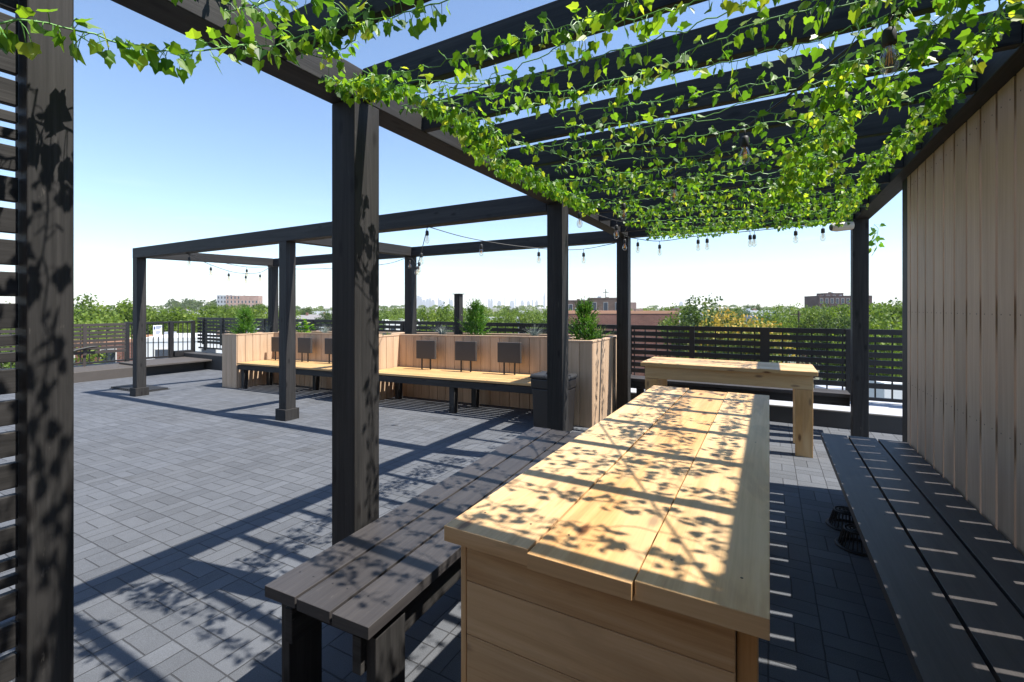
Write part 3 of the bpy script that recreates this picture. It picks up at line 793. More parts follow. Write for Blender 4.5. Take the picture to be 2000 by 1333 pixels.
ORD = ['first', 'second', 'third', 'fourth', 'fifth', 'sixth', 'seventh', 'eighth', 'ninth', 'tenth', 'eleventh', 'twelfth', 'thirteenth', 'fourteenth', 'fifteenth', 'sixteenth', 'seventeenth', 'eighteenth', 'nineteenth', 'twentieth', 'twenty-first', 'twenty-second', 'twenty-third', 'twenty-fourth', 'twenty-fifth', 'twenty-sixth']
garland('loose ivy garland hanging between the left screen and the pergola beam', [(-1.45, .20, 2.02), (-1.52, .34, 2.05), (-1.52, .422, 2.085), (-1.52, .488, 2.10), (-1.52, .584, 2.115), (-1.52, .682, 2.145), (-1.5, .809, 2.21), (-1.48, .942, 2.28), (-1.40, 1.03, 2.33), (-1.1, 1.06, 2.36)], 44, (.032, .050), .055, skip=-2)
garland('ivy garland drooping along the left beam before the big post', [(-1.63, .72, 2.50), (-1.55, .9, 2.46), (-1.50, 1.05, 2.36), (-1.35, 1.12, 2.30), (-1.05, 1.08, 2.38), (-.8, 1.06, 2.4)], 40)
rows = [(.40, -1.42, .1, 40), (.52, -1.46, .2, 44), (.64, -1.48, .4, 40), (.82, -1.45, .4, 40), (1.02, -1.2, .74, 36), (1.14, .0, .74, 44), (1.24, .02, .74, 38), (1.30, -1.52, -.1, 48), (1.36, .0, .74, 40), (1.40, -1.5, .3, 32), (1.50, .1, .74, 34), (1.52, -1.4, .1, 30), (1.60, .1, .74, 30), (1.66, -1.3, .3, 28), (1.80, -1.1, .35, 26), (1.98, -.9, .45, 28),
        (2.12, -.95, .40, 34), (2.28, -1.1, .30, 24), (2.48, -1.0, .66, 26), (2.70, -1.2, .3, 28), (2.92, -1.35, .36, 34), (3.12, -1.45, .35, 40), (3.32, -1.4, .7, 40), (3.52, -1.45, .40, 44), (3.74, -1.3, .7, 42),
        (3.98, -1.2, .5, 42), (4.22, -1.25, .7, 46), (4.46, -1.1, .72, 46), (4.70, -1.3, .6, 46), (4.95, -1.1, .72, 46), (5.2, -1.2, .6, 46), (5.45, -1.2, .72, 46), (5.72, -1.3, .72, 50)]
ORD += ['']*0 + ['twenty-seventh', 'twenty-eighth', 'twenty-ninth', 'thirtieth', 'thirty-first', 'thirty-second', 'thirty-third', 'thirty-fourth', 'thirty-fifth', 'thirty-sixth']
for i, (y, x0, x1, d) in enumerate(rows):
    xrun('ivy garland strung across the rafters, %s row counting back from the camera' % ORD[i], y, x0, x1, 2.30 if y < 3 else 2.29, .03 if y > 3 else .045, .05, d)
LB = [(-1.48, 1.30, 2.33), (-1.30, 1.58, 2.28), (-1.36, 1.9, 2.30), (-1.45, 2.3, 2.27), (-1.47, 2.7, 2.29), (-1.44, 3.1, 2.27), (-1.45, 3.4, 2.29), (-1.42, 3.75, 2.27)]
for k, nm in enumerate(('closest to the beam', 'in the middle of its bundle', 'lowest of its bundle', 'innermost of its bundle')):
    garland('ivy garland along the left beam, %s' % nm, [(x + .05 * k + rnd.uniform(-.03, .03), y, z + rnd.uniform(-.03, .02) - .01 * k) for x, y, z in LB], 46)
garland('ivy bunch gathered where the big post meets the beam', [(-1.60, 1.28, 2.36), (-1.52, 1.36, 2.31), (-1.42, 1.40, 2.33), (-1.5, 1.30, 2.29), (-1.38, 1.42, 2.3)], 110)
garland('ivy garland slanting from the big post to the middle of the rafters', [(-1.31, 1.64, 2.29), (-1.2, 1.94, 2.27), (-1.02, 2.43, 2.26), (-.77, 3.16, 2.27)], 36)
CB = [(.42, 1.62, 2.32), (.35, 1.85, 2.27), (.30, 2.1, 2.25), (.28, 2.5, 2.24), (.22, 2.9, 2.25), (.16, 3.3, 2.25), (.12, 3.8, 2.26), (.06, 4.36, 2.27)]
for k, nm in enumerate(('left strand of the tangled middle bundle', 'centre strand of the tangled middle bundle', 'right strand of the tangled middle bundle', 'lowest strand of the tangled middle bundle')):
    garland('ivy garland running front to back, %s' % nm, [(x + .07 * (k - 1.2) + rnd.uniform(-.05, .05), y + rnd.uniform(-.05, .05), z + rnd.uniform(-.03, .03) - (.03 if k == 3 else 0)) for x, y, z in CB], 44)
RB = [(.66, 1.72, 2.36), (.67, 1.9, 2.28), (.70, 2.32, 2.26), (.70, 2.73, 2.27), (.68, 3.25, 2.27), (.66, 3.68, 2.28), (.68, 4.3, 2.27), (.70, 5.0, 2.29), (.70, 5.6, 2.29)]
for k, nm in enumerate(('strand nearest the tan wall', 'strand hanging on the inner side')):
    garland('ivy garland along the right beam, %s' % nm, [(x - .07 - .05 * k + rnd.uniform(-.04, .04), y + rnd.uniform(-.05, .05), z + .015 + rnd.uniform(-.03, .03) - (.03 if k == 1 else 0)) for x, y, z in RB], 38)
garland('ivy tuft hanging over the top of the tan board wall', [(.74, 1.72, 2.40), (.755, 1.82, 2.28), (.76, 1.95, 2.20), (.765, 2.06, 2.14), (.77, 2.12, 2.06)], 60)
garland('ivy sprig dangling behind the back right pergola post', [(.98, 6.2, 2.30), (1.02, 6.2, 2.22), (.99, 6.2, 2.12), (1.0, 6.2, 2.02), (.96, 6.2, 1.96)], 22, (.05, .07), .07)

# ------------------------------------------------------------------ planter plants
def cedar(label, x, y, h, rad):
    z0 = PH - .06 + zg(x); t = thing('cedar_shrub', label, 'shrub', (x, y, z0), group='small cedars in the planters')
    m = MB(); m.tube([(x, y, z0), (x + .01, y, z0 + h * .85)], [.012, .004], 6); m.build('trunk', BARK, t)
    m = MB()
    sprays = []
    for k in range(240):
        u = rnd.random() ** .9; an = rnd.uniform(0, 6.28); zz = z0 + u * h * .9
        rr = rad * (1 - u * .92) ** .5 * (.55 + .45 * rnd.random()) * (1 + .3 * math.sin(an * 3 + u * 9))
        b = Vector((x + math.cos(an) * rr * .35, y + math.sin(an) * rr * .35, zz - .02)); d = Vector((math.cos(an) * rr * .7, math.sin(an) * rr * .7, .10 + .07 * rnd.random()))
        for q in range(14):
            f = (q + 1) / 14; p = b + d * f; sl = .035 * (1.15 - f * .7)
            dd = (d.normalized() * .8 + Vector((rnd.gauss(0, .5), rnd.gauss(0, .5), rnd.gauss(.2, .4)))).normalized()
            sd = dd.orthogonal().normalized(); sd.rotate(Matrix.Rotation(rnd.uniform(0, 6.28), 3, dd))
            m.poly([p - sd * sl * .22, p + dd * sl * .6 - sd * sl * .25, p + dd * sl * 1.3, p + dd * sl * .6 + sd * sl * .25], 0, min(1, max(0, rnd.gauss(.3 + .5 * f, .2))))
    m.build('foliage', SHRUB, t)
def tuft(name, label, x, y, h, n, mat, wd=.004, group=None, lean=.6):
    z0 = PH - .055 + zg(x); t = thing(name, label, 'plant', (x, y, z0), group=group); m = MB()
    for k in range(n):
        a = rnd.uniform(0, 6.28); L = h * rnd.uniform(.6, 1.1); le = rnd.uniform(.1, lean)
        d = Vector((math.cos(a), math.sin(a), 0)); sd = Vector((-math.sin(a), math.cos(a), 0)) * wd
        b = Vector((x, y, z0)) + d * rnd.uniform(0, .03); r = rnd.random(); prev = None
        for q in range(4):
            f = q / 3; p = b + d * (le * L * f * f * 1.3) + Vector((0, 0, L * (f - .35 * le * f * f)))
            wq = sd * (1 - f * .85)
            if prev: m.poly([prev[0] - prev[1], prev[0] + prev[1], p + wq, p - wq], 0, r)
            prev = (p, wq)
    m.build('blades', mat, t)
cedar('small cedar in the far left planter wing', -8.95, 5.34, .54, .30)
cedar('small cedar behind the backrests of the right bench', -4.05, 6.08, .58, .30)
cedar('bushy cedar in the planter end beside the litter bin', -2.03, 5.5, .52, .26)
G = 'blue fescue tufts in the planters'
tuft('fescue_tuft', 'blue fescue tuft in the planter left of the stub post', -4.72, 6.1, .25, 130, FESC, .0035, G, 1.0)
tuft('fescue_tuft', 'blue fescue tuft in the planter left of the near pergola post', -2.98, 6.0, .26, 140, FESC, .0035, G, 1.0)
tuft('fescue_tuft', 'blue fescue tuft behind the left bench backrests', -7.6, 6.1, .24, 110, FESC, .0035, G, 1.0)
tuft('strap_plant', 'yellow green arching strap plant at the corner of the right planter', -1.98, 5.95, .26, 34, STRAP, .010, None, 1.3)
tuft('strap_plant', 'thin sparse green blades on the wing of the right planter', -5.6, 5.75, .2, 14, STRAP, .006, None, 1.4)
tuft('dry_grass', 'dry grass tuft beside the far left back post', -9.12, 5.9, .3, 40, FESC, .004, None, 1.0)
def leafy(label, x, y, h):
    z0 = PH - .06 + zg(x); t = thing('leafy_plant', label, 'plant', (x, y, z0)); m = MB()
    for k in range(110):
        a = rnd.uniform(0, 6.28); u = rnd.random(); p = Vector((x + math.cos(a) * .16 * u, y + math.sin(a) * .16 * u, z0 + h * rnd.random() * (1 - .4 * u)))
        add_leaf(m, p, Vector((math.cos(a), math.sin(a), rnd.uniform(-.3, .8))), Vector((0, 0, 1)), rnd.uniform(.06, .1), rnd.random())
    m.build('foliage', LEAF, t)
leafy('bright leafy plant behind the left bench backrests', -8.2, 6.1, .34)

# ------------------------------------------------------------------ the town below
GZ = -12.0
def terr(x, y):
    d = math.hypot(x, y); t = min(1, max(0, (d - 140) / 1500)); t = t * t * (3 - 2 * t)
    return GZ + t * 12.5
tm = MB(); rings = [9, 16, 30, 60, 100, 150, 220, 320, 450, 620, 850, 1150, 1600, 2500, 5000, 9000]; ns = 72
vs = []
for d in rings:
    for k in range(ns):
        a = 2 * math.pi * k / ns; x, y = d * math.cos(a), d * math.sin(a); vs.append((x, y, terr(x, y) if d > 10 else GZ))
fs = []
for i in range(len(rings) - 1):
    for k in range(ns):
        fs.append((i * ns + k, (i + 1) * ns + k, (i + 1) * ns + (k + 1) % ns, i * ns + (k + 1) % ns))
fs.append(tuple(range(ns)))
tm._add(vs, fs, [[(0, 0)] * len(f) for f in fs], 0, .5)
GROUND = plain('town_ground', (.11, .115, .075), .9, 0, .7, .03)
struct(tag(tm.build('town_ground', GROUND, smooth=True), 'ground of the town below the roof', 'ground'))

BRICK = None
def brickmat(name, c1, c2, mort, sc_=1.0):
    m, nt, b = newmat(name)
    t = N(nt, 'ShaderNodeTexBrick'); t.inputs['Color1'].default_value = (*c1, 1); t.inputs['Color2'].default_value = (*c2, 1); t.inputs['Mortar'].default_value = (*mort, 1)
    t.inputs['Scale'].default_value = sc_; t.inputs['Brick Width'].default_value = .45; t.inputs['Row Height'].default_value = .16; t.inputs['Mortar Size'].default_value = .016
    nt.links.new(uvmap(nt, 1, 1), t.inputs['Vector'])
    n = noise_(nt, uvmap(nt, .35, .35), 1, 5)
    cc = ramp(nt, n, [(.3, (.7, .7, .7)), (.7, (1.15, 1.15, 1.15))])
    nt.links.new(mix(nt, 1.0, t.outputs[0], cc, 'MULTIPLY'), b.inputs['Base Color']); b.inputs['Roughness'].default_value = .85
    return m
BR_RED = brickmat('red_brown_brick', (.22, .085, .06), (.17, .06, .045), (.22, .17, .14))
BR_BRN = brickmat('brown_brick', (.22, .135, .095), (.17, .105, .08), (.18, .15, .12))
BR_PNK = brickmat('pink_brick', (.42, .25, .20), (.36, .21, .17), (.4, .33, .28))
BR_DRK = brickmat('dark_maroon_brick', (.10, .05, .045), (.08, .04, .038), (.13, .1, .09))
STUC = plain('cream_stucco', (.62, .55, .46), .85, 0, .25, .6)
WHT = plain('white_render', (.72, .72, .72), .8, 0, .25, .6)
GRY = plain('grey_siding', (.34, .36, .40), .7, 0, .25, .6)
ROOFW = plain('pale_flat_roof', (.60, .60, .60), .8, 0, .35, .4)
ROOFT = plain('terracotta_roof', (.33, .15, .09), .8, 0, .3, .8)
ROOFG = plain('grey_roof', (.20, .19, .19), .85, 0, .35, .5)
WIN = plain('dark_window_glass', (.05, .06, .08), .15, 0, .3, 1)
WFR = plain('window_trim', (.6, .58, .54), .6, 0, .1)
COP = plain('terracotta_coping', (.50, .26, .16), .7, 0, .2)

def building(name, label, p, rz, wx, wy, z0, z1, wallm, roofm, nwx=3, nwy=2, floors=2, cop=None, group=None, pitched=None, winh=.5, cat='building'):
    t = thing(name, label, cat, (p[0], p[1], z0), rz, group, world=False); H = z1 - z0
    m = MB(); m.box(-wx / 2, wx / 2, -wy / 2, wy / 2, 0, H, None)
    # wall uv in metres, level courses
    m.uv = []
    for f in m.f:
        q = [m.v[i] for i in f]; nx = abs((q[1] - q[0]).cross(q[2] - q[0]).normalized().x)
        m.uv.append([((v_.y if nx > .5 else v_.x) + 50, v_.z) for v_ in q])
    m.build('wall', wallm, t)
    if pitched:
        m = MB(); o = .4
        a = [(-wx / 2 - o, -wy / 2 - o, H + .02), (wx / 2 + o, -wy / 2 - o, H + .02), (wx / 2 + o, wy / 2 + o, H + .02), (-wx / 2 - o, wy / 2 + o, H + .02)]
        r0, r1 = (-wx / 2 + wx * .2, 0, H + pitched), (wx / 2 - wx * .2, 0, H + pitched)
        m._add(a + [r0, r1], [(0, 1, 5, 4), (2, 3, 4, 5), (1, 2, 5), (3, 0, 4), (3, 2, 1, 0)], [[(0, 0)] * 4, [(0, 0)] * 4, [(0, 0)] * 3, [(0, 0)] * 3, [(0, 0)] * 4], 0, .5)
        m.build('roof', roofm, t)
    else:
        m = MB(); m.box(-wx / 2 + .25, wx / 2 - .25, -wy / 2 + .25, wy / 2 - .25, H - .05, H + .06); m.build('roof', roofm, t)
        m = MB(); q = .28
        for (a, b_, c, d) in ((-wx / 2 - .04, wx / 2 + .04, -wy / 2 - .04, -wy / 2 + q), (-wx / 2 - .04, wx / 2 + .04, wy / 2 - q, wy / 2 + .04), (-wx / 2 - .04, -wx / 2 + q, -wy / 2 + q, wy / 2 - q), (wx / 2 - q, wx / 2 + .04, -wy / 2 + q, wy / 2 - q)):
            m.box(a, b_, c, d, H - .02, H + .35)
        m.build('parapet', cop or wallm, t)
    if not pitched:
        for k in range(2):
            ux, uy = rnd.uniform(-.3, .3) * wx, rnd.uniform(-.25, .25) * wy
            m = MB(); m.box(ux - .5, ux + .6, uy - .5, uy + .4, H + .061, H + .6 + .5 * rnd.random()); m.build('roof_unit', (GRY, BR_BRN, WHT)[k % 3], t)
    else:
        m = MB(); m.box(wx * .2, wx * .2 + .6, -.4, .3, H + .3, H + pitched + .7); m.build('chimney', BR_RED, t)
    fh = H / floors
    cnt = 0
    for fl_ in range(floors):
        for (nn, L, ax) in ((nwx, wx, 0), (nwy, wy, 1)):
            for k in range(nn):
                for s in (-1, 1):
                    if cnt >= 96: continue
                    u = -L / 2 + L * (k + .5) / nn; ww = min(1.2, L / nn * .5) / 2; za = fl_ * fh + fh * .28; zb = za + fh * winh
                    m = MB(); mm = MB()
                    for (mb_, e, g, mi) in ((m, .04, .10, 0), (mm, .055, 0, 0)):
                        if ax == 0: mb_.box(u - ww - g, u + ww + g, s * (wy / 2), s * (wy / 2 + e), za - g, zb + g)
                        else: mb_.box(s * (wx / 2), s * (wx / 2 + e), u - ww - g, u + ww + g, za - g, zb + g)
                    m.f += [[i + len(m.v) for i in f] for f in mm.f]; m.v += mm.v; m.uv += mm.uv; m.mi += [1] * 6; m.rn += mm.rn
                    m.build('window', [WFR, WIN], t); cnt += 1
    return t

# landmarks
def face(px): return math.atan2((px - 1000) / FPX, 1)
p = colp(1225, 62); building('brick_building', 'long low red brown brick building behind the back fence with a terracotta coping', (p.x - 3.4, p.y + 4), YAW + R_(3), 16, 9, GZ, ztop(613, 62), BR_RED, ROOFW, 0, 0, 2, COP)
p = colp(1303, 66); building('white_house', 'white rendered house end beside the long red brown brick building', (p.x + 1.0, p.y + 4), YAW + R_(3), 3.4, 8, GZ, ztop(616, 66), WHT, ROOFG, 2, 2, 3)
p = colp(1172, 150); ch = building('church', 'brown brick church with a thin cross standing on its roof', (p.x, p.y + 5), YAW - R_(8), 11, 10, GZ, ztop(584, 150), BR_BRN, ROOFG, 3, 2, 3)
m = MB(); H = ztop(584, 150) - GZ; m.box(-.12, .12, -5.1, -4.9, H + .36, H + 3.2, 2); m.box(-.95, .95, -5.08, -4.92, H + 2.0, H + 2.2, 0); m.build('cross', BLACKM, ch)
m = MB(); m.box(4.5, 9.5, -6.2, 2, 0, H - 1.2); m.uv = [[(v_.x + v_.y + 40, v_.z) for v_ in [m.v[i] for i in f]] for f in m.f]; m.build('annex', BR_PNK, ch)
p = colp(1130, 158); building('school', 'low brown brick wing left of the church with the cross', (p.x, p.y + 6), YAW - R_(8), 13, 9, GZ, ztop(588.5, 158), BR_BRN, ROOFG, 4, 2, 3)
p = colp(1505, 115); building('warehouse', 'grey flat roofed building right of the golden tree', (p.x, p.y + 6), YAW + R_(6), 7, 12, GZ, ztop(621, 115), GRY, ROOFW, 3, 2, 2)
p = colp(1470, 150); building('warehouse', 'pale flat roofed block behind the golden tree', (p.x, p.y + 6), YAW + R_(6), 10, 12, GZ, ztop(609, 150), WHT, ROOFW, 3, 2, 2)
p = colp(1640, 230); building('apartment_block', 'long dark maroon brick apartment block above the trees', (p.x, p.y + 10), YAW - R_(6), 25, 14, GZ, ztop(579, 230), BR_DRK, ROOFG, 10, 3, 4)
p = colp(1625, 236); building('penthouse', 'small dark brick tower rising above the maroon apartment block', (p.x, p.y + 10), YAW - R_(6), 9, 8, GZ, ztop(573.5, 236), BR_DRK, ROOFG, 3, 2, 6)
p = colp(478, 420); hp = building('hospital', 'long pink brick slab building on the left skyline', (p.x, p.y), YAW + R_(14), 26, 14, -6, ztop(579, 420), BR_PNK, ROOFG, 9, 2, 5, winh=.62)
p = colp(446, 424); building('hospital_wing', 'grey wing attached to the left of the pink brick slab building', (p.x - 1, p.y), YAW + R_(14), 13, 14, -6, ztop(578.4, 424), GRY, ROOFG, 5, 2, 5, winh=.55)
# near lower roofs seen through the left fences and the gate
p = colp(395, 46); building('white_house', 'broad white rendered low building seen through the picket gate', (p.x, p.y + 4), YAW + R_(18), 15, 9, GZ, ztop(664, 46), WHT, ROOFW, 4, 2, 3)
p = colp(200, 50); building('brick_house', 'low brick house with a pale roof seen through the left fence', (p.x, p.y + 4), YAW + R_(20), 14, 9, GZ, ztop(668, 50), BR_RED, ROOFW, 4, 2, 3, COP)
p = colp(1735, 15); rb = thing('rooftop_unit', 'small white rooftop unit seen under the fence beyond the right post', 'rooftop unit', (p.x, p.y, -3.4), YAW, world=False)
m = MB(); m.box(-.55, .55, -.5, .5, 0, ztop(748, 14.5) + 3.4); m.build('casing', WHT, rb, .02)
m = MB(); m.lathe([(.22, 0), (.22, .03), (.03, .03)], 0, 0, 20); gm = m.build('fan_grille', GRY, rb); gm.rotation_euler = (R_(90), 0, 0); gm.location = (-.2, -.505, 1.2)
p = colp(1730, 18); building('flat_roof_house', 'flat roofed house just below the right corner of the fence', (p.x + 2, p.y + 4), YAW, 9, 9, GZ, -3.4, BR_RED, ROOFW, 3, 2, 2)
# rowhouses in the middle distance
kinds = [(BR_PNK, ROOFW), (STUC, ROOFG), (WHT, ROOFW), (BR_RED, ROOFW), (GRY, ROOFG), (STUC, ROOFT)]
protos = []
hr = random.Random(21)
for k, (a, b_) in enumerate(kinds):
    nmk = ['pink brick', 'cream stucco', 'white rendered', 'red brick', 'grey sided', 'cream tile roofed'][k]
    t = building('rowhouse', '%s rowhouse among the trees of the town' % nmk, (0, 0), 0, 8 + k % 3, 12, 0, 8.2 + (k % 3), a, b_, 3, 3, 2, None, '%s rowhouses of the town' % nmk, 2.2 if k in (5, 1) else None)
    protos.append(t)
spots = []
for (px, D, k) in [(255, 330, 5), (600, 105, 0), (640, 100, 0), (668, 112, 3), (585, 135, 1), (620, 150, 1), (660, 165, 2), (760, 120, 4), (790, 112, 2), (735, 140, 0), (1010, 125, 3), (1045, 118, 2), (985, 150, 2), (1065, 150, 0), (1240, 140, 1), (1265, 170, 2),
                   (1570, 140, 1), (1590, 120, 0), (1555, 170, 2), (1420, 190, 2), (1380, 150, 0), (170, 150, 3), (215, 190, 2), (300, 170, 3), (330, 210, 1), (250, 230, 2), (285, 260, 3), (380, 230, 2), (420, 260, 1), (460, 250, 0), (520, 230, 2), (545, 190, 0),
                   (330, 320, 2), (360, 350, 1), (240, 330, 3), (205, 400, 2), (575, 300, 0), (630, 320, 2), (700, 300, 3), (900, 260, 2), (850, 330, 1), (950, 380, 0), (1020, 360, 2), (1330, 300, 1), (1450, 320, 2), (130, 280, 1), (60, 200, 0), (20, 120, 3), (-60, 150, 2)]:
    spots.append((px, D, k))
for i, (px, D, k) in enumerate(spots):
    q = colp(px, D); z = terr(q.x, q.y)
    rz = YAW + hr.choice((0, R_(90))) + R_(hr.uniform(-6, 12)) + R_(10)
    first = [j for j, s_ in enumerate(spots) if s_[2] == k][0] == i
    if first:
        protos[k].location = (q.x, q.y, z); protos[k].rotation_euler = (0, 0, rz)
    else: copy_thing(protos[k], (q.x, q.y, z), rz)

# ------------------------------------------------------------------ trees
def crown_mesh(seed, mat, rx, rz_, z0, nclump, nleaf, ls, cone=0, flame=0):
    r = random.Random(seed); m = MB()
    for c in range(nclump):
        while True:
            v_ = Vector((r.uniform(-1, 1), r.uniform(-1, 1), r.uniform(-1, 1)))
            if .25 < v_.length < 1: break
        v_ = v_.normalized() * (.45 + .5 * r.random()) if r.random() < .8 else v_ * .5
        v_.z = v_.z * .9 + .05
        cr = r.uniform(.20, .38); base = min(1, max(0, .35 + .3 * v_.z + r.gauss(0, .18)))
        for k in range(nleaf):
            d = Vector((r.gauss(0, 1), r.gauss(0, 1), r.gauss(0, 1))).normalized() * (cr * r.random() ** .45)
            p = v_ + d
            if p.length > 1.08 + .2 * noise.noise(v_ * 3 + Vector((seed, 0, 0))): continue
            p = Vector((p.x * rx, p.y * rx, z0 + rz_ * (1 + p.z)))
            a = Vector((r.gauss(0, 1), r.gauss(0, 1), r.gauss(0, .6))).normalized(); b_ = a.orthogonal(); b_.rotate(Matrix.Rotation(r.uniform(0, 6.28), 3, a))
            n_ = a.cross(b_); s = ls * r.uniform(.6, 1.3)
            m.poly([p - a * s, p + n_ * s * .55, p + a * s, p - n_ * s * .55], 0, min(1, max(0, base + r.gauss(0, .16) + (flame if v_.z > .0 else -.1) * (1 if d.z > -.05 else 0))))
    return m
def tree_proto(seed, name, label, mat, rx, h, nclump=54, nleaf=120, ls=.18, flame=0, group=None):
    t = thing(name, label, 'tree', (0, 0, 0), 0, group, world=False)
    cz = h * .30; rzz = (h - cz) / 2 / 1.03
    m = MB(); r = random.Random(seed)
    m.tube([(0, 0, 0), (.1, .05, h * .3), (.0, .1, h * .6)], [.28, .22, .1], 8)
    for k in range(7):
        a = r.uniform(0, 6.28); zz = h * r.uniform(.26, .5)
        m.tube([(.05, .05, zz), (math.cos(a) * rx * .35, math.sin(a) * rx * .35, zz + h * .14), (math.cos(a) * rx * .7, math.sin(a) * rx * .7, zz + h * .3)], [.12, .08, .03], 6)
    m.build('trunk', BARK, t)
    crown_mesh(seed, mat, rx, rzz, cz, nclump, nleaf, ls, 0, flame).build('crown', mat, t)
    return t
TP = [tree_proto(1, 'broadleaf_tree', 'bright green round tree in the town below the roof', T1, 5.2, 13.2, group='bright green trees of the town'),
      tree_proto(2, 'broadleaf_tree', 'mid green spreading tree in the town below the roof', T2, 5.8, 13.0, group='mid green trees of the town'),
      tree_proto(3, 'broadleaf_tree', 'dark green tree in the town below the roof', T3, 4.4, 12.6, group='dark green trees of the town'),
      tree_proto(4, 'broadleaf_tree', 'yellow green broad tree in the town below the roof', T1, 6.4, 12.0, group='yellow green trees of the town'),
      tree_proto(5, 'broadleaf_tree', 'deep green tall narrow tree in the town below the roof', T2, 3.6, 14.5, group='tall trees of the town')]
tall = tree_proto(9, 'broadleaf_tree', 'tall dark tree with ragged top just behind the back fence', T3, 4.2, 15.6, 60, 80, .22)
gold = tree_proto(10, 'flowering_tree', 'golden flowering tree behind the back fence', TY, 5.4, 11.5, 110, 130, .16, .10)
q = colp(1385, 50); tall.location = (q.x, q.y, GZ); tall.scale = (.85, .85, (ztop(568, 50) - GZ) / 15.6); tall.rotation_euler = (0, 0, 1)
q = colp(1440, 42); gold.location = (q.x, q.y, GZ); gold.scale = (.86, .86, (ztop(601, 42) - GZ) / 11.5)
TR = [(190, 578, 58, 0, 1), (158, 604, 50, 3, 1), (240, 590, 66, 1, 1), (300, 600, 62, 0, .9), (335, 597, 70, 3, 1), (380, 598, 64, 0, 1), (420, 595, 75, 3, 1), (450, 599, 62, 1, 1), (495, 597, 66, 0, 1.0), (520, 603, 60, 4, .9), (548, 604, 90, 3, .9),
      (110, 590, 60, 1, 1), (60, 585, 55, 0, 1.1), (10, 592, 65, 3, 1), (-60, 588, 60, 1, 1), (640, 607, 120, 2, .8), (705, 598, 100, 1, 1), (755, 600, 130, 0, .8), (780, 605, 110, 3, .7), (848, 597, 62, 0, .72), (870, 594, 66, 3, .8), (900, 598, 75, 1, .8), (925, 596, 70, 0, .8), (960, 598, 95, 3, .9),
      (990, 602, 120, 0, .9), (1030, 602, 110, 1, .8), (1060, 598, 100, 3, .9), (1090, 600, 95, 0, .9), (1250, 598, 110, 3, .8), (1285, 596, 95, 0, .9), (1336, 585, 70, 1, .8), (1345, 592, 52, 1, .8),
      (1410, 592, 60, 2, .7), (1470, 590, 170, 2, 1), (1440, 594, 150, 1, 1), (1515, 592, 150, 0, 1.0), (1535, 586, 92, 3, .95), (1560, 594, 100, 0, .9), (1590, 590, 88, 1, .8), (1612, 592, 80, 3, .8), (1640, 582, 66, 1, .8), (1655, 590, 56, 0, .7), (1628, 600, 50, 2, .6), (1680, 585, 60, 3, .9),
      (1712, 579, 62, 1, 1), (1738, 583, 58, 3, 1), (1765, 580, 60, 0, 1), (1730, 606, 42, 0, .8), (1800, 580, 60, 1, 1), (1755, 610, 38, 3, .6), (1705, 612, 40, 0, .6),
      (700, 603, 180, 2, 1), (860, 600, 170, 1, 1), (560, 600, 160, 1, 1), (600, 599, 190, 2, 1), (1000, 598, 190, 2, 1), (1350, 594, 180, 0, 1), (1600, 596, 180, 2, 1), (145, 590, 120, 2, 1), (270, 596, 130, 1, 1), (350, 597, 140, 2, 1), (478, 596, 180, 1, 1), (780, 600, 200, 0, 1), (930, 599, 210, 1, 1), (1080, 597, 210, 2, 1), (1225, 597, 200, 0, 1)]
tr = random.Random(5); used = set()
for (px, py, D, k, ws) in TR + [(438, 593, 210, 1, 1.2), (462, 594, 230, 0, 1.1), (492, 593, 215, 2, 1.2), (512, 592, 240, 1, 1.1), (415, 595, 200, 0, 1), (1668, 586, 75, 0, 1), (1575, 594, 70, 3, .7), (215, 584, 60, 3, 1), (285, 594, 64, 3, 1)]:
    q = colp(px, D); z = terr(q.x, q.y); h = max(5, ztop(py, D) - z)
    proto = TP[k]; base_h = [13.2, 13.0, 12.6, 12.0, 14.5][k] * (.965 if px < 1280 else 1.0)
    scl = (ws * tr.uniform(.9, 1.1),) * 2 + (h / base_h,)
    rz = tr.uniform(0, 6.28)
    if k not in used:
        used.add(k); proto.location = (q.x, q.y, z); proto.scale = scl; proto.rotation_euler = (0, 0, rz)
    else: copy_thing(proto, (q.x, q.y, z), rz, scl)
# far woods that read as one mass
def woods(name, label, n, d0, d1, pxr, mat, nl, hts, seed):
    r = random.Random(seed); m = MB()
    for i in range(n):
        D = d0 * (d1 / d0) ** r.random(); px = r.uniform(*pxr); q = colp(px, D); z = terr(q.x, q.y)
        h = r.uniform(*hts); R = r.uniform(4, 7.5) * (1 + D / 2500); base = min(1, max(0, r.gauss(.5, .22))); ls = .35 + D * .0013
        for k in range(nl):
            d = Vector((r.gauss(0, 1), r.gauss(0, 1), r.gauss(0, 1))).normalized(); d.z = abs(d.z) * 1.0 - .25
            d *= (.75 + .35 * r.random())
            p = Vector((q.x + d.x * R, q.y + d.y * R, z + h * .55 + d.z * h * .45))
            a = Vector((r.gauss(0, 1), r.gauss(0, 1), r.gauss(0, .6))).normalized(); b_ = a.orthogonal().normalized(); s = ls * r.uniform(.7, 1.4)
            m.poly([p - a * s, p + b_ * s * .7, p + a * s, p - b_ * s * .7], 0, min(1, max(0, base + .25 * d.z + r.gauss(0, .15))))
    o = m.build(name, mat); o['kind'] = 'stuff'; return tag(o, label, 'woodland')
woods('far_woods', 'distant woods and street trees merging toward the horizon', 620, 190, 1500, (-300, 2100), T2, 60, (9, 13), 31)
woods('hill_woods', 'wooded hill on the left horizon', 60, 560, 700, (330, 470), T3, 70, (12, 24), 33)

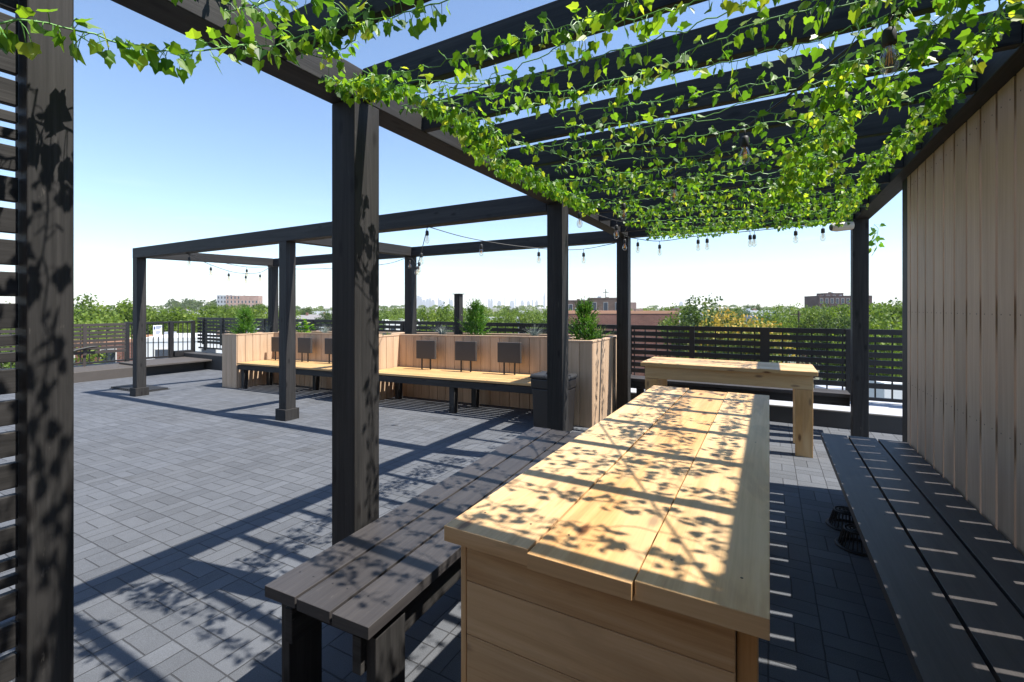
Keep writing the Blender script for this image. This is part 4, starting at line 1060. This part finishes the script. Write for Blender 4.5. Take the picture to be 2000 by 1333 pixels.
# ------------------------------------------------------------------ skyline
TOW = plain('tower_facade', (.30, .33, .36), .5, 0, .3, .004)
sky_r = random.Random(12)
TWR = [(817, 578, 7), (822, 580, 5), (828, 586, 7), (835, 584, 6), (840, 583, 5), (846, 586, 6), (857, 582, 3), (860, 586, 7), (866, 588, 5), (878, 583, 3), (882, 586, 5), (955, 584, 4), (960, 584, 5), (965, 580, 1.2), (975, 588, 8), (985, 579, 1.2), (1000, 588, 9), (1007, 580, 1.4), (1020, 587, 6), (1032, 588, 6), (1040, 586, 3), (1048, 587, 5), (1063, 573, 3.4), (1150, 588, 5), (1330, 589, 6)]
for i, (px, py, wpx) in enumerate(TWR):
    D = 6500; q = colp(px, D); W = wpx * D / FPX; H = ztop(py, D) + 5
    t = thing('skyscraper', 'pale blue tower on the far skyline', 'tower', (q.x, q.y, -5), YAW, 'towers of the far skyline', world=False)
    if px == 1063: t['label'] = 'slender lone tower on the skyline beside the near pergola post'; del t['group']
    m = MB(); m.box(-W / 2, W / 2, -W / 2, W / 2, 0, H * .82); m.box(-W * .34, W * .34, -W * .34, W * .34, H * .82 + .1, H); m.build('shaft', TOW, t)

# ------------------------------------------------------------------ utility poles
for i, (px, py, D) in enumerate(((1560, 608, 70), (1603, 628, 52))):
    q = colp(px, D); zt = ztop(py, D)
    t = thing('utility_pole', ['brown utility pole standing left of the street trees', 'short pale utility pole right of the taller brown pole'][i], 'pole', (q.x, q.y, GZ))
    m = MB(); m.tube([(q.x, q.y, GZ), (q.x, q.y, zt)], [.16, .12], 8); m.build('shaft', [BARK, STUC][i], t)
    m = MB(); m.bar((q.x - 1, q.y - .5, zt - .5), (q.x + 1, q.y + .5, zt - .5), .1, .1); m.build('crossarm', BARK, t)

# ------------------------------------------------------------------ summer haze over the town
hm = MB(); hm.box(-9400, 9400, -9400, 9400, -13.2, 232)
hz = hm.build('haze', GLASS); hz.data.materials.clear()
mt_ = bpy.data.materials.new('summer_haze'); mt_.use_nodes = True
nt_ = mt_.node_tree; nt_.nodes.clear()
ho = nt_.nodes.new('ShaderNodeOutputMaterial'); hv = nt_.nodes.new('ShaderNodeVolumePrincipled')
hv.inputs['Color'].default_value = (.98, .99, 1, 1); hv.inputs['Density'].default_value = 1.25e-4; hv.inputs['Anisotropy'].default_value = 0
nt_.links.new(hv.outputs[0], ho.inputs['Volume'])
hz.data.materials.append(mt_); hz['kind'] = 'stuff'; tag(hz, 'thin summer haze between the roof and the skyline', 'haze')
